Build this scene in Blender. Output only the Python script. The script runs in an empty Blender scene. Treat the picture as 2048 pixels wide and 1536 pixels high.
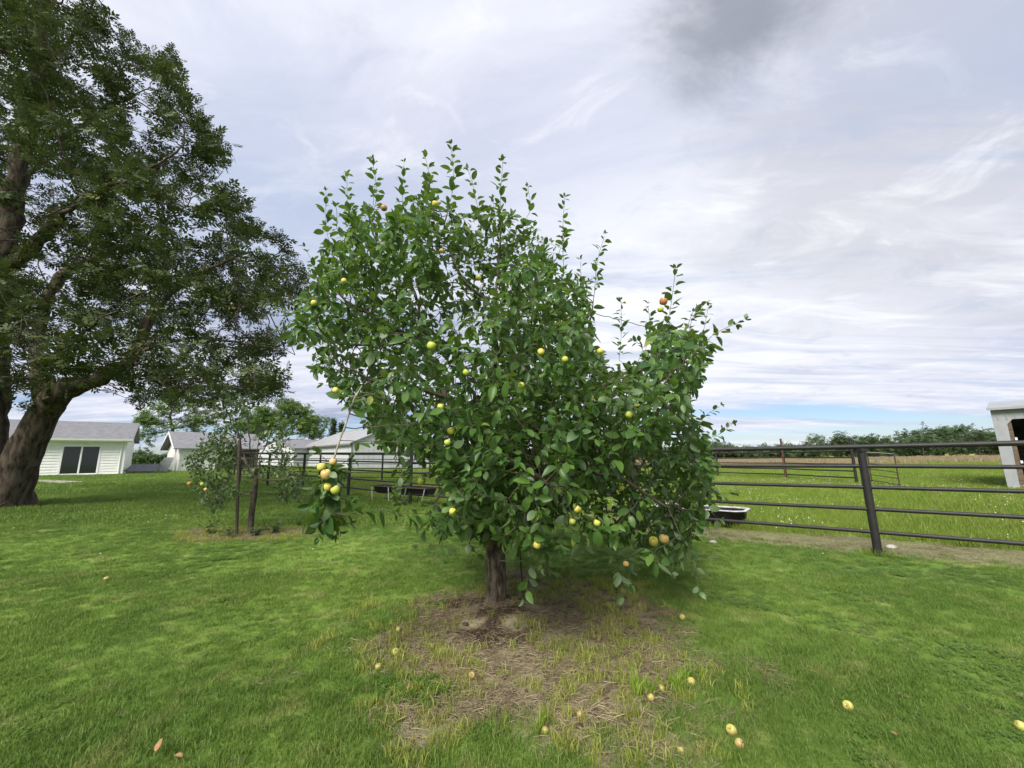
import bpy, math, random
import numpy as np
from mathutils import Matrix, Vector

# ------------------------------------------------------------------ camera, sky, sun, exposure
SC = bpy.context.scene
COL = SC.collection
FPX, CX, CY = 800.0, 1024.0, 768.0          # focal length and centre in photograph pixels (2048 wide)
PITCH, ROLL, EYE = math.radians(10.4), math.radians(0.8), 1.5
_f = np.array([0.0, math.cos(PITCH), math.sin(PITCH)])
_r0 = np.array([1.0, 0.0, 0.0]); _u0 = np.cross(_r0, _f)
_r = _r0*math.cos(ROLL) - _u0*math.sin(ROLL)
_u = _u0*math.cos(ROLL) + _r0*math.sin(ROLL)
CAMPOS = np.array([0.0, 0.0, EYE])
cam_d = bpy.data.cameras.new('camera'); cam = bpy.data.objects.new('camera', cam_d); COL.objects.link(cam)
cam_d.sensor_width = 36.0; cam_d.lens = FPX/2048*36.0; cam_d.clip_start = 0.05; cam_d.clip_end = 6000
cam.matrix_world = Matrix(((_r[0], _u[0], -_f[0], 0), (_r[1], _u[1], -_f[1], 0), (_r[2], _u[2], -_f[2], EYE), (0, 0, 0, 1)))
SC.camera = cam

SUN_EL, SUN_AZ = math.radians(44), math.radians(203)     # azimuth clockwise from +Y (view direction): behind, to the left
SUN_DIR = np.array([math.sin(SUN_AZ)*math.cos(SUN_EL), math.cos(SUN_AZ)*math.cos(SUN_EL), math.sin(SUN_EL)])
sl = bpy.data.lights.new('sun', 'SUN'); sl.energy = 4.8; sl.angle = math.radians(26); sl.color = (1.0, 0.95, 0.86)
so = bpy.data.objects.new('sun', sl); COL.objects.link(so)
so.rotation_euler = Vector((-SUN_DIR[0], -SUN_DIR[1], -SUN_DIR[2])).to_track_quat('-Z', 'Y').to_euler()
so.location = (0, 0, 60)

SC.render.engine = 'CYCLES'
SC.cycles.use_denoising = True; SC.cycles.adaptive_threshold = 0.02
SC.cycles.max_bounces = 4; SC.cycles.diffuse_bounces = 3; SC.cycles.glossy_bounces = 2
SC.cycles.transmission_bounces = 4; SC.cycles.transparent_max_bounces = 4
SC.cycles.caustics_reflective = False; SC.cycles.caustics_refractive = False
SC.cycles.sample_clamp_indirect = 6
SC.view_settings.view_transform = 'Standard'; SC.view_settings.look = 'None'
SC.view_settings.exposure = 0.42; SC.view_settings.gamma = 1.0; SC.view_settings.use_curve_mapping = False

def link(nt, a, b):
    nt.links.new(a, b)
def nd(nt, typ, ins=None, **props):
    n = nt.nodes.new(typ)
    for k, v in props.items(): setattr(n, k, v)
    for k, v in (ins or {}).items():
        s = n.inputs[k]
        if hasattr(v, 'is_output') or isinstance(v, bpy.types.NodeSocket): nt.links.new(v, s)
        else: s.default_value = v
    return n
def mth(nt, op, a, b=None, c=None, clamp=False):
    n = nt.nodes.new('ShaderNodeMath'); n.operation = op; n.use_clamp = clamp
    for i, v in enumerate((a, b, c)):
        if v is None: continue
        if isinstance(v, bpy.types.NodeSocket): nt.links.new(v, n.inputs[i])
        else: n.inputs[i].default_value = v
    return n.outputs[0]
def sstep(nt, v, lo, hi, a=0.0, b=1.0):
    n = nt.nodes.new('ShaderNodeMapRange'); n.interpolation_type = 'SMOOTHSTEP'
    nt.links.new(v, n.inputs[0])
    for i, x in enumerate((lo, hi, a, b)): n.inputs[i+1].default_value = x
    return n.outputs[0]
def mixc(nt, fac, a, b, blend='MIX'):
    n = nt.nodes.new('ShaderNodeMix'); n.data_type = 'RGBA'; n.blend_type = blend
    for s, v in ((n.inputs[0], fac), (n.inputs[6], a), (n.inputs[7], b)):
        if isinstance(v, bpy.types.NodeSocket): nt.links.new(v, s)
        elif isinstance(v, (int, float)): s.default_value = v
        else: s.default_value = (*v, 1.0) if len(v) == 3 else v
    return n.outputs[2]

def pix_dir(px, py):
    d = _f + _r*((px-CX)/FPX) + _u*((CY-py)/FPX)
    return d/np.linalg.norm(d)

# world: clear Nishita sky behind a high, uneven cloud sheet
W = bpy.data.worlds.new('World'); SC.world = W; W.use_nodes = True
nt = W.node_tree; nt.nodes.clear()
wout = nt.nodes.new('ShaderNodeOutputWorld')
sky = nd(nt, 'ShaderNodeTexSky', sky_type='NISHITA', sun_disc=False, sun_elevation=SUN_EL, sun_rotation=SUN_AZ, altitude=200.0, air_density=1.0, dust_density=0.6, ozone_density=1.5)
bg_sky = nd(nt, 'ShaderNodeBackground', {'Color': mixc(nt, 1.0, sky.outputs[0], (0.86, 0.95, 1.18), 'MULTIPLY'), 'Strength': 0.085})
tc = nt.nodes.new('ShaderNodeTexCoord')
dirv = nd(nt, 'ShaderNodeVectorMath', {0: tc.outputs['Generated']}, operation='NORMALIZE').outputs[0]
sx = nd(nt, 'ShaderNodeSeparateXYZ', {0: dirv})
zc = mth(nt, 'ADD', mth(nt, 'MAXIMUM', sx.outputs[2], 0.0), 0.10)
pl = nd(nt, 'ShaderNodeCombineXYZ', {0: mth(nt, 'DIVIDE', sx.outputs[0], zc), 1: mth(nt, 'DIVIDE', sx.outputs[1], zc), 2: 0.0}).outputs[0]
def cloud_noise(rot, sc, scale, detail, rough, dist, off):
    m = nd(nt, 'ShaderNodeMapping', {'Vector': pl, 'Location': (off, off*0.7, 0), 'Rotation': (0, 0, math.radians(rot)), 'Scale': (sc[0], sc[1], 1)})
    return nd(nt, 'ShaderNodeTexNoise', {'Vector': m.outputs[0], 'Scale': scale, 'Detail': detail, 'Roughness': rough, 'Distortion': dist}).outputs[0]
n_big = cloud_noise(-24, (0.30, 0.9), 0.55, 3, 0.5, 0.6, 3.1)
n_str = cloud_noise(-18, (0.22, 1.0), 1.0, 6, 0.55, 0.4, 7.7)
n_fine = cloud_noise(-34, (0.55, 1.0), 2.2, 9, 0.64, 0.9, 1.3)
# coverage: nearly full overhead, broken low down
cov = mth(nt, 'ADD', mth(nt, 'MULTIPLY', n_str, 1.7), mth(nt, 'MULTIPLY', sx.outputs[2], 2.6))
cover = sstep(nt, cov, 0.86, 1.16)
shade = mth(nt, 'ADD', mth(nt, 'ADD', mth(nt, 'MULTIPLY', n_big, 0.45), mth(nt, 'MULTIPLY', n_str, 0.37)), mth(nt, 'MULTIPLY', n_fine, 0.18))
cr = nd(nt, 'ShaderNodeValToRGB', {0: shade})
e = cr.color_ramp.elements
e[0].position = 0.41; e[0].color = (0.36, 0.42, 0.57, 1)
e[1].position = 0.58; e[1].color = (0.86, 0.88, 0.98, 1)
x = e.new(0.48); x.color = (0.62, 0.66, 0.82, 1)
ccol = cr.outputs[0]
wisps = sstep(nt, n_fine, 0.52, 0.74, 0.0, 0.5)
ccol = mixc(nt, wisps, ccol, (0.95, 0.95, 0.98))
# one darker cloud high on the right of the view, and the bright thin area low in the middle
def lobe(px, py, lo, hi, wob):
    d = pix_dir(px, py)
    dt = nd(nt, 'ShaderNodeVectorMath', {0: dirv, 1: tuple(d)}, operation='DOT_PRODUCT').outputs['Value']
    a = mth(nt, 'ARCCOSINE', mth(nt, 'MINIMUM', dt, 1.0))
    a = mth(nt, 'ADD', a, mth(nt, 'MULTIPLY', mth(nt, 'SUBTRACT', n_fine, 0.5), wob))
    return sstep(nt, a, lo, hi, 1.0, 0.0)
ccol = mixc(nt, mth(nt, 'MULTIPLY', lobe(1240, 400, 0.02, 0.34, 0.5), 0.6), ccol, (0.45, 0.53, 0.74))
ccol = mixc(nt, mth(nt, 'MULTIPLY', lobe(480, 360, 0.05, 0.40, 0.5), 0.5), ccol, (0.55, 0.63, 0.82))
ccol = mixc(nt, mth(nt, 'MULTIPLY', lobe(1330, 590, 0.08, 0.60, 0.4), 0.75), ccol, (1.05, 1.06, 1.11))
ccol = mixc(nt, mth(nt, 'MULTIPLY', lobe(1800, 490, 0.02, 0.34, 0.9), 0.7), ccol, (1.02, 1.03, 1.08))
ccol = mixc(nt, mth(nt, 'MULTIPLY', lobe(1850, 200, 0.1, 0.55, 0.7), 0.6), ccol, (0.50, 0.52, 0.60))
DARK_CLOUD = mth(nt, 'MULTIPLY', lobe(1470, 40, 0.0, 0.17, 0.34), 0.85)
n_band = cloud_noise(-16, (0.26, 1.0), 1.35, 9, 0.62, 1.1, 5.2)
n_lump = cloud_noise(10, (0.75, 1.0), 3.4, 9, 0.62, 0.8, 2.6)
ccol = mixc(nt, sstep(nt, n_lump, 0.52, 0.72, 0.0, 0.55), ccol, (1.02, 1.03, 1.07))
ccol = mixc(nt, sstep(nt, n_lump, 0.46, 0.30, 0.0, 0.35), ccol, (0.50, 0.56, 0.71))
bands = mth(nt, 'MULTIPLY', sstep(nt, n_band, 0.48, 0.66, 0.0, 0.62), sstep(nt, sx.outputs[2], 0.45, 0.72, 1.0, 0.25))
ccol = mixc(nt, bands, ccol, (0.46, 0.55, 0.75))
ccol = mixc(nt, mth(nt, 'MULTIPLY', sstep(nt, n_band, 0.46, 0.33, 0.0, 0.6), sstep(nt, sx.outputs[2], 0.4, 0.7, 1.0, 0.2)), ccol, (1.05, 1.06, 1.10))
ccol = mixc(nt, DARK_CLOUD, ccol, (0.30, 0.33, 0.40))
bg_c = nd(nt, 'ShaderNodeBackground', {'Color': ccol, 'Strength': 0.78})
mx = nd(nt, 'ShaderNodeMixShader', {0: cover, 1: bg_sky.outputs[0], 2: bg_c.outputs[0]})
link(nt, mx.outputs[0], wout.inputs[0])

# ------------------------------------------------------------------ helpers
rng = np.random.default_rng(7)
random.seed(7)

def project(P):
    d = np.asarray(P, float) - CAMPOS
    z = d @ _f
    z = np.where(np.abs(z) < 1e-6, 1e-6, z)
    return CX + FPX*(d @ _r)/z, CY - FPX*(d @ _u)/z, z
def at(px, py, Y):
    d = pix_dir(px, py)
    return CAMPOS + d*(Y/d[1])

_perm = rng.permutation(4096).astype(np.int64)
_vals = rng.random(4096)
def vnoise(x, y, seed=0):
    x = np.asarray(x, float); y = np.asarray(y, float)
    xi = np.floor(x).astype(np.int64); yi = np.floor(y).astype(np.int64)
    fx = x-xi; fy = y-yi
    fx = fx*fx*(3-2*fx); fy = fy*fy*(3-2*fy)
    def h(a, b): return _vals[_perm[(_perm[(a+seed*131) & 4095] + b) & 4095]]
    return (h(xi, yi)*(1-fx)+h(xi+1, yi)*fx)*(1-fy) + (h(xi, yi+1)*(1-fx)+h(xi+1, yi+1)*fx)*fy
def fbm(x, y, seed=0, oct=4):
    s = 0; a = 0.5; t = 0
    for i in range(oct):
        s = s + a*vnoise(x*2**i, y*2**i, seed+i); t += a; a *= 0.5
    return s/t
def sm(v, lo, hi):
    t = np.clip((np.asarray(v, float)-lo)/(hi-lo), 0, 1); return t*t*(3-2*t)

def terrain(x, y):
    x = np.asarray(x, float); y = np.asarray(y, float)
    s = 0.024*((np.sqrt(x*x+4)-x)/2)
    return 1.2*np.tanh(s/1.2)
TREE = None
def ground(px, py):
    d = pix_dir(px, py); t = 0.5; lo = 0
    while t < 4000:
        p = CAMPOS+d*t
        if p[2] < terrain(p[0], p[1]):
            a, b = lo, t
            for _ in range(40):
                m = (a+b)/2; p = CAMPOS+d*m
                if p[2] < terrain(p[0], p[1]): b = m
                else: a = m
            return CAMPOS+d*b
        lo = t; t *= 1.03
    return CAMPOS+d*4000
TB = ground(992, 1212)                      # apple trunk base
SB = ground(503, 1066)                      # small tree base
FR, FL = ground(1757, 1110), ground(696, 993)   # two fence posts
FDIR = (FL-FR)[:2]; FLEN = np.linalg.norm(FDIR); FDIR = FDIR/FLEN
FNRM = np.array([FDIR[1], -FDIR[0]])
if FNRM[1] < 0: FNRM = -FNRM
def behind_fence(x, y): return (x-FR[0])*FNRM[0] + (y-FR[1])*FNRM[1]

def dirt_mask(x, y):
    dx = (x-0.12)/1.52; dy = (y-3.85)/1.5
    r = np.sqrt(dx*dx+dy*dy) + (fbm(x*1.7+5, y*1.7, 3)-0.5)*0.95 + (fbm(x*7, y*7, 9)-0.5)*0.55
    m1 = 1-sm(r, 0.72, 1.12)
    dx = (x-SB[0]+0.1)/1.35; dy = (y-SB[1]+0.1)/0.75
    r = np.sqrt(dx*dx+dy*dy) + (fbm(x*2.2, y*2.2, 5)-0.5)*0.8
    return np.maximum(m1, 0.95*(1-sm(r, 0.7, 1.1)))
def hay_mask(x, y):
    d = behind_fence(x, y) + (fbm(x*0.8, y*0.8, 21)-0.5)*1.3 + (fbm(x*4, y*4, 22)-0.5)*0.5
    s = (x-FR[0])*FDIR[0]+(y-FR[1])*FDIR[1]
    return sm(d, -0.5, 0.0)*(1-sm(d, 1.0, 1.6))*(1-sm(s, 3.5, 9.0)*0.75)
def surface(x, y):
    x = np.asarray(x, float); y = np.asarray(y, float)
    z = terrain(x, y)
    near = 1-sm(np.hypot(x, y), 12, 25)
    z = z + near*((fbm(x*1.1, y*1.1, 31)-0.5)*0.05)
    dm = dirt_mask(x, y)
    z = z + dm*((fbm(x*9, y*9, 41)-0.5)*0.045 + (fbm(x*22, y*22, 43, 2)-0.5)*0.02 - 0.012)
    # soil heaped at the apple trunk and scraped out in front of it
    z = z + 0.07*np.exp(-(((x-TB[0]-0.05)/0.33)**2+((y-TB[1]+0.05)/0.33)**2))
    z = z - 0.05*np.exp(-(((x-TB[0]+0.02)/0.25)**2+((y-TB[1]+0.62)/0.16)**2))
    z = z + 0.05*np.exp(-(((x-TB[0]-0.25)/0.3)**2+((y-TB[1]+0.35)/0.14)**2))
    return z
_z0 = float(surface(0.0, 0.0))

# ---- mesh building
def np_mesh(name, V, F, mat=None, attrs=None, smooth=False):
    """V (n,3); F list of (k,m) index arrays (each array one polygon size)."""
    me = bpy.data.meshes.new(name)
    V = np.ascontiguousarray(V, dtype=np.float32)
    me.vertices.add(len(V)); me.vertices.foreach_set('co', V.ravel())
    F = [np.asarray(f, dtype=np.int32) for f in F if len(f)]
    if F:
        loops = np.concatenate([f.ravel() for f in F])
        tot = np.concatenate([np.full(len(f), f.shape[1], np.int32) for f in F])
        st = np.concatenate([[0], np.cumsum(tot)[:-1]]).astype(np.int32)
        me.loops.add(len(loops)); me.loops.foreach_set('vertex_index', loops)
        me.polygons.add(len(tot)); me.polygons.foreach_set('loop_start', st); me.polygons.foreach_set('loop_total', tot)
        me.update(calc_edges=True)
        if smooth: me.polygons.foreach_set('use_smooth', np.ones(len(tot), bool))
    for k, a in (attrs or {}).items():
        at_ = me.attributes.new(k, 'FLOAT', 'POINT'); at_.data.foreach_set('value', np.asarray(a, np.float32))
    if mat is not None: me.materials.append(mat)
    me.validate()
    return me
def ob(name, me, parent=None, loc=None):
    o = bpy.data.objects.new(name, me); COL.objects.link(o)
    if parent is not None: o.parent = parent
    if loc is not None: o.location = loc
    return o
def empty(name, loc=(0, 0, 0), rz=0.0):
    o = bpy.data.objects.new(name, None); COL.objects.link(o); o.empty_display_size = 0.2
    o.location = loc; o.rotation_euler = (0, 0, rz); return o
def tag(o, label=None, cat=None, group=None, kind=None):
    if label: o['label'] = label
    if cat: o['category'] = cat
    if group: o['group'] = group
    if kind: o['kind'] = kind
    return o

class MB:
    def __init__(s): s.v = []; s.f = []
    def add(s, vs, fs):
        b = len(s.v); s.v += [tuple(map(float, p)) for p in vs]; s.f += [tuple(b+i for i in f) for f in fs]; return s
    def box(s, x0, x1, y0, y1, z0, z1):
        return s.hexa([(x0,y0,z0),(x1,y0,z0),(x1,y1,z0),(x0,y1,z0)], [(x0,y0,z1),(x1,y0,z1),(x1,y1,z1),(x0,y1,z1)])
    def hexa(s, bot, top):
        return s.add(list(bot)+list(top), [(3,2,1,0),(4,5,6,7),(0,1,5,4),(1,2,6,5),(2,3,7,6),(3,0,4,7)])
    def prism(s, poly, off):
        n = len(poly); off = np.array(off, float); poly = [np.array(p, float) for p in poly]
        return s.add(poly+[p+off for p in poly], [tuple(range(n))[::-1], tuple(range(n, 2*n))] + [(i, (i+1) % n, n+(i+1) % n, n+i) for i in range(n)])
    def tube(s, pts, rad, sides=8, cap=True):
        pts = [np.array(p, float) for p in pts]; n = len(pts)
        rad = [rad]*n if np.isscalar(rad) else rad
        t0 = pts[1]-pts[0]; a = np.array([0, 0, 1.0]) if abs(t0[2]) < 0.9*np.linalg.norm(t0) else np.array([1.0, 0, 0])
        nrm = np.cross(t0, a); nrm /= np.linalg.norm(nrm)
        vs = []
        for i, p in enumerate(pts):
            t = pts[min(i+1, n-1)]-pts[max(i-1, 0)]; t = t/(np.linalg.norm(t)+1e-12)
            nrm = nrm-t*(nrm@t); nrm /= np.linalg.norm(nrm)+1e-12; b = np.cross(t, nrm)
            for k in range(sides):
                an = 2*math.pi*k/sides; vs.append(p+rad[i]*(math.cos(an)*nrm+math.sin(an)*b))
        fs = [(i*sides+k, i*sides+(k+1) % sides, (i+1)*sides+(k+1) % sides, (i+1)*sides+k) for i in range(n-1) for k in range(sides)]
        if cap: fs += [tuple(range(sides))[::-1], tuple(range((n-1)*sides, n*sides))]
        return s.add(vs, fs)
    def mesh(s, name, mat, smooth=False):
        me = bpy.data.meshes.new(name); me.from_pydata(s.v, [], s.f)
        if mat is not None: me.materials.append(mat)
        if smooth:
            me.polygons.foreach_set('use_smooth', np.ones(len(me.polygons), bool))
        me.update(); return me
    def build(s, name, mat, parent=None, smooth=False):
        return ob(name, s.mesh(name, mat, smooth), parent)
def autosmooth(o, deg=40):
    me = o.data
    me.polygons.foreach_set('use_smooth', np.ones(len(me.polygons), bool))
    me.set_sharp_from_angle(angle=math.radians(deg)); return o

# ---- materials
def mat(name, col, rough=0.7, spec=0.3, noise=0.0, nscale=6.0, col2=None, bump=0.0, bscale=30.0, metal=0.0, stretch=(1, 1, 1), space='Object'):
    m = bpy.data.materials.new(name); m.use_nodes = True; t = m.node_tree
    p = t.nodes['Principled BSDF']
    p.inputs['Roughness'].default_value = rough; p.inputs['Specular IOR Level'].default_value = spec; p.inputs['Metallic'].default_value = metal
    p.inputs['Base Color'].default_value = (*col, 1)
    if noise or col2 or bump:
        tcn = t.nodes.new('ShaderNodeTexCoord')
        mp = nd(t, 'ShaderNodeMapping', {'Vector': tcn.outputs[space], 'Scale': stretch})
    if noise or col2:
        n1 = nd(t, 'ShaderNodeTexNoise', {'Vector': mp.outputs[0], 'Scale': nscale, 'Detail': 6.0, 'Roughness': 0.6})
        c2 = col2 if col2 else tuple(c*(1-noise) for c in col)
        link(t, mixc(t, sstep(t, n1.outputs[0], 0.35, 0.65), col, c2), p.inputs['Base Color'])
    if bump:
        n2 = nd(t, 'ShaderNodeTexNoise', {'Vector': mp.outputs[0], 'Scale': bscale, 'Detail': 5.0, 'Roughness': 0.65})
        b = nd(t, 'ShaderNodeBump', {'Height': n2.outputs[0], 'Strength': bump, 'Distance': 0.02})
        link(t, b.outputs[0], p.inputs['Normal'])
    return m

def leaf_mat(name, top, top2, under, trans, tfac=0.25, rough=0.42, spec=0.35):
    m = bpy.data.materials.new(name); m.use_nodes = True; t = m.node_tree
    p = t.nodes['Principled BSDF']; out = t.nodes['Material Output']
    a = nd(t, 'ShaderNodeAttribute', attribute_name='rand')
    oi = t.nodes.new('ShaderNodeObjectInfo')
    r = mth(t, 'FRACT', mth(t, 'ADD', a.outputs['Fac'], oi.outputs['Random']))
    geo = t.nodes.new('ShaderNodeNewGeometry')
    nz = nd(t, 'ShaderNodeTexNoise', {'Vector': geo.outputs['Position'], 'Scale': 1.3, 'Detail': 2.0})
    k = mth(t, 'ADD', mth(t, 'MULTIPLY', r, 0.65), mth(t, 'MULTIPLY', sstep(t, nz.outputs[0], 0.3, 0.7), 0.35))
    c = mixc(t, k, top, top2)
    c = mixc(t, mth(t, 'MULTIPLY', sstep(t, r, 0.97, 0.995), 0.4), c, (0.34, 0.30, 0.05))
    cc = mixc(t, geo.outputs['Backfacing'], c, under)
    link(t, cc, p.inputs['Base Color'])
    p.inputs['Roughness'].default_value = rough; p.inputs['Specular IOR Level'].default_value = spec
    tr = nd(t, 'ShaderNodeBsdfTranslucent', {'Color': (*trans, 1)})
    link(t, mixc(t, k, tuple(v*0.8 for v in trans), trans), tr.inputs[0])
    ms = nd(t, 'ShaderNodeMixShader', {0: tfac, 1: p.outputs[0], 2: tr.outputs[0]})
    link(t, ms.outputs[0], out.inputs[0])
    return m

def grass_mat(name, a, b, c, tfac=0.38):
    """blade colour: two greens by blade, drifting with place on the lawn, third colour in patches"""
    m = bpy.data.materials.new(name); m.use_nodes = True; t = m.node_tree
    p = t.nodes['Principled BSDF']; out = t.nodes['Material Output']
    at_ = nd(t, 'ShaderNodeAttribute', attribute_name='rand'); oi = t.nodes.new('ShaderNodeObjectInfo')
    r = mth(t, 'FRACT', mth(t, 'ADD', at_.outputs['Fac'], oi.outputs['Random']))
    geo = t.nodes.new('ShaderNodeNewGeometry')
    n1 = nd(t, 'ShaderNodeTexNoise', {'Vector': geo.outputs['Position'], 'Scale': 0.55, 'Detail': 4.0, 'Roughness': 0.6})
    n2 = nd(t, 'ShaderNodeTexNoise', {'Vector': geo.outputs['Position'], 'Scale': 3.1, 'Detail': 3.0})
    k = mth(t, 'ADD', mth(t, 'MULTIPLY', r, 0.5), mth(t, 'MULTIPLY', sstep(t, n1.outputs[0], 0.35, 0.65), 0.5))
    col = mixc(t, k, a, b)
    col = mixc(t, mth(t, 'MULTIPLY', sstep(t, n2.outputs[0], 0.52, 0.72), 0.7), col, c)
    col = mixc(t, mth(t, 'MULTIPLY', sstep(t, r, 0.88, 0.98), 0.5), col, (0.34, 0.32, 0.14))
    link(t, col, p.inputs['Base Color']); p.inputs['Roughness'].default_value = 0.5; p.inputs['Specular IOR Level'].default_value = 0.25
    tr = t.nodes.new('ShaderNodeBsdfTranslucent'); link(t, col, tr.inputs[0])
    ms = nd(t, 'ShaderNodeMixShader', {0: tfac, 1: p.outputs[0], 2: tr.outputs[0]}); link(t, ms.outputs[0], out.inputs[0])
    return m

LAWN_A, LAWN_B, LAWN_C = (0.096, 0.178, 0.031), (0.190, 0.290, 0.052), (0.250, 0.290, 0.085)
PAST_A, PAST_B, PAST_C = (0.150, 0.235, 0.030), (0.215, 0.300, 0.045), (0.260, 0.280, 0.080)
M = {}
M['lawn'] = grass_mat('lawn_blades', LAWN_A, LAWN_B, LAWN_C)
M['clover'] = grass_mat('clover_leaves', (0.090, 0.18, 0.03), (0.15, 0.25, 0.04), (0.13, 0.22, 0.05))
M['pasture'] = grass_mat('pasture_blades', PAST_A, PAST_B, PAST_C)
M['tuft'] = grass_mat('yellowing_blades', (0.24, 0.30, 0.055), (0.37, 0.40, 0.085), (0.38, 0.32, 0.12))
M['straw'] = grass_mat('straw', (0.18, 0.14, 0.085), (0.33, 0.275, 0.17), (0.16, 0.11, 0.065), 0.1)
M['apple_leaf'] = leaf_mat('apple_leaf', (0.028, 0.074, 0.022), (0.098, 0.180, 0.033), (0.095, 0.148, 0.066), (0.22, 0.38, 0.045), 0.25, 0.42, 0.32)
M['small_leaf'] = leaf_mat('small_apple_leaf', (0.04, 0.08, 0.025), (0.085, 0.13, 0.04), (0.10, 0.14, 0.07), (0.15, 0.24, 0.05), 0.2)
M['hickory_leaf'] = leaf_mat('shade_tree_leaf', (0.024, 0.043, 0.015), (0.078, 0.102, 0.030), (0.052, 0.070, 0.030), (0.12, 0.16, 0.035), 0.17, 0.55, 0.2)
M['far_leaf'] = leaf_mat('distant_leaf', (0.055, 0.115, 0.025), (0.13, 0.21, 0.045), (0.09, 0.14, 0.04), (0.18, 0.30, 0.05), 0.22, 0.6, 0.2)
M['wood_leaf'] = leaf_mat('woods_leaf', (0.040, 0.074, 0.034), (0.085, 0.130, 0.054), (0.06, 0.095, 0.042), (0.10, 0.17, 0.05), 0.15, 0.7, 0.15)
M['conifer'] = leaf_mat('conifer_needles', (0.03, 0.06, 0.03), (0.05, 0.085, 0.04), (0.04, 0.07, 0.03), (0.06, 0.1, 0.03), 0.1, 0.7, 0.15)
M['weed'] = leaf_mat('weed_leaf', (0.08, 0.17, 0.03), (0.17, 0.27, 0.05), (0.15, 0.22, 0.08), (0.22, 0.36, 0.06), 0.25)
M['hedge'] = leaf_mat('hedge_leaf', (0.03, 0.07, 0.015), (0.06, 0.11, 0.025), (0.05, 0.09, 0.03), (0.1, 0.17, 0.03), 0.15)
M['apple_bark'] = mat('apple_bark', (0.175, 0.145, 0.105), 0.95, 0.1, col2=(0.050, 0.038, 0.028), nscale=26, bump=1.0, bscale=40, stretch=(1, 1, 0.28))
M['twig'] = mat('twig_bark', (0.10, 0.085, 0.065), 0.8, 0.2, col2=(0.045, 0.036, 0.028), nscale=14)
M['grey_twig'] = mat('grey_twig', (0.34, 0.30, 0.24), 0.8, 0.2, noise=0.4, nscale=20)
M['big_bark'] = mat('shade_tree_bark', (0.110, 0.088, 0.068), 0.95, 0.1, col2=(0.030, 0.023, 0.019), nscale=9, bump=1.0, bscale=14, stretch=(1, 1, 0.22))
M['black'] = mat('black_pipe_paint', (0.016, 0.016, 0.018), 0.5, 0.35, col2=(0.025, 0.022, 0.021), nscale=7, bump=0.2, bscale=60)
M['dark_steel'] = mat('dark_steel', (0.045, 0.04, 0.038), 0.6, 0.4, col2=(0.07, 0.045, 0.03), nscale=6)
M['rust'] = mat('rusty_steel', (0.13, 0.06, 0.04), 0.85, 0.2, col2=(0.06, 0.03, 0.025), nscale=12)
M['galv'] = mat('galvanised_steel', (0.42, 0.43, 0.43), 0.5, 0.5, noise=0.3, nscale=7, metal=0.4)
M['rubber'] = mat('black_plastic', (0.012, 0.012, 0.014), 0.5, 0.35, noise=0.3, nscale=4)
M['white_rim'] = mat('worn_white_rim', (0.62, 0.62, 0.64), 0.5, 0.35, col2=(0.42, 0.42, 0.43), nscale=9)
M['siding'] = mat('white_siding', (0.80, 0.80, 0.775), 0.55, 0.3, noise=0.08, nscale=2.0)
M['trim'] = mat('white_trim', (0.82, 0.82, 0.80), 0.5, 0.3, noise=0.05)
M['shingle'] = mat('grey_shingles', (0.235, 0.235, 0.25), 0.9, 0.15, col2=(0.165, 0.165, 0.18), nscale=3.0, bump=0.4, bscale=40, stretch=(1, 3, 3))
M['grey_panel'] = mat('grey_white_panel', (0.31, 0.32, 0.34), 0.5, 0.3, noise=0.15, nscale=2)
M['metal_white'] = mat('white_metal_panel', (0.50, 0.51, 0.53), 0.45, 0.4, noise=0.10, nscale=1.2)
M['metal_roof'] = mat('pale_metal_roof', (0.36, 0.365, 0.37), 0.45, 0.4, noise=0.14, nscale=0.8)
M['flash'] = mat('dark_flashing', (0.16, 0.16, 0.165), 0.6)
M['frame_white'] = mat('white_vinyl', (0.78, 0.78, 0.77), 0.4)
M['timber'] = mat('weathered_timber', (0.17, 0.125, 0.09), 0.85, 0.15, col2=(0.075, 0.055, 0.042), nscale=6, stretch=(1, 1, 6))
M['brown_paint'] = mat('brown_boards', (0.16, 0.13, 0.105), 0.8, 0.2, noise=0.3, nscale=3)
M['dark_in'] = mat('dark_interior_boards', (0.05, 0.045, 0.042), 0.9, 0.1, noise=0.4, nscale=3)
M['concrete'] = mat('concrete', (0.36, 0.33, 0.28), 0.9, 0.15, noise=0.25, nscale=4, bump=0.2)
M['pole'] = mat('weathered_pole', (0.30, 0.27, 0.23), 0.9, 0.1, noise=0.3, nscale=4)
M['panel_grey'] = mat('pale_leaning_board', (0.44, 0.44, 0.43), 0.7, 0.2, noise=0.15)
M['dead_leaf'] = mat('dead_leaf', (0.36, 0.22, 0.12), 0.8, 0.15, col2=(0.22, 0.12, 0.06), nscale=30)
M['stone'] = mat('pale_stone', (0.5, 0.48, 0.44), 0.85, 0.2, noise=0.3, nscale=20, bump=0.5)
M['soil_clod'] = mat('soil_clod', (0.075, 0.052, 0.036), 0.95, 0.05, col2=(0.13, 0.095, 0.065), nscale=30, bump=0.6, bscale=60)
M['blossom'] = mat('clover_blossom', (0.66, 0.65, 0.58), 0.8, 0.1)
gm = bpy.data.materials.new('window_glass'); gm.use_nodes = True
p = gm.node_tree.nodes['Principled BSDF']; p.inputs['Base Color'].default_value = (0.012, 0.015, 0.02, 1); p.inputs['Roughness'].default_value = 0.04; p.inputs['Specular IOR Level'].default_value = 0.6
M['glass'] = gm

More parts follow.
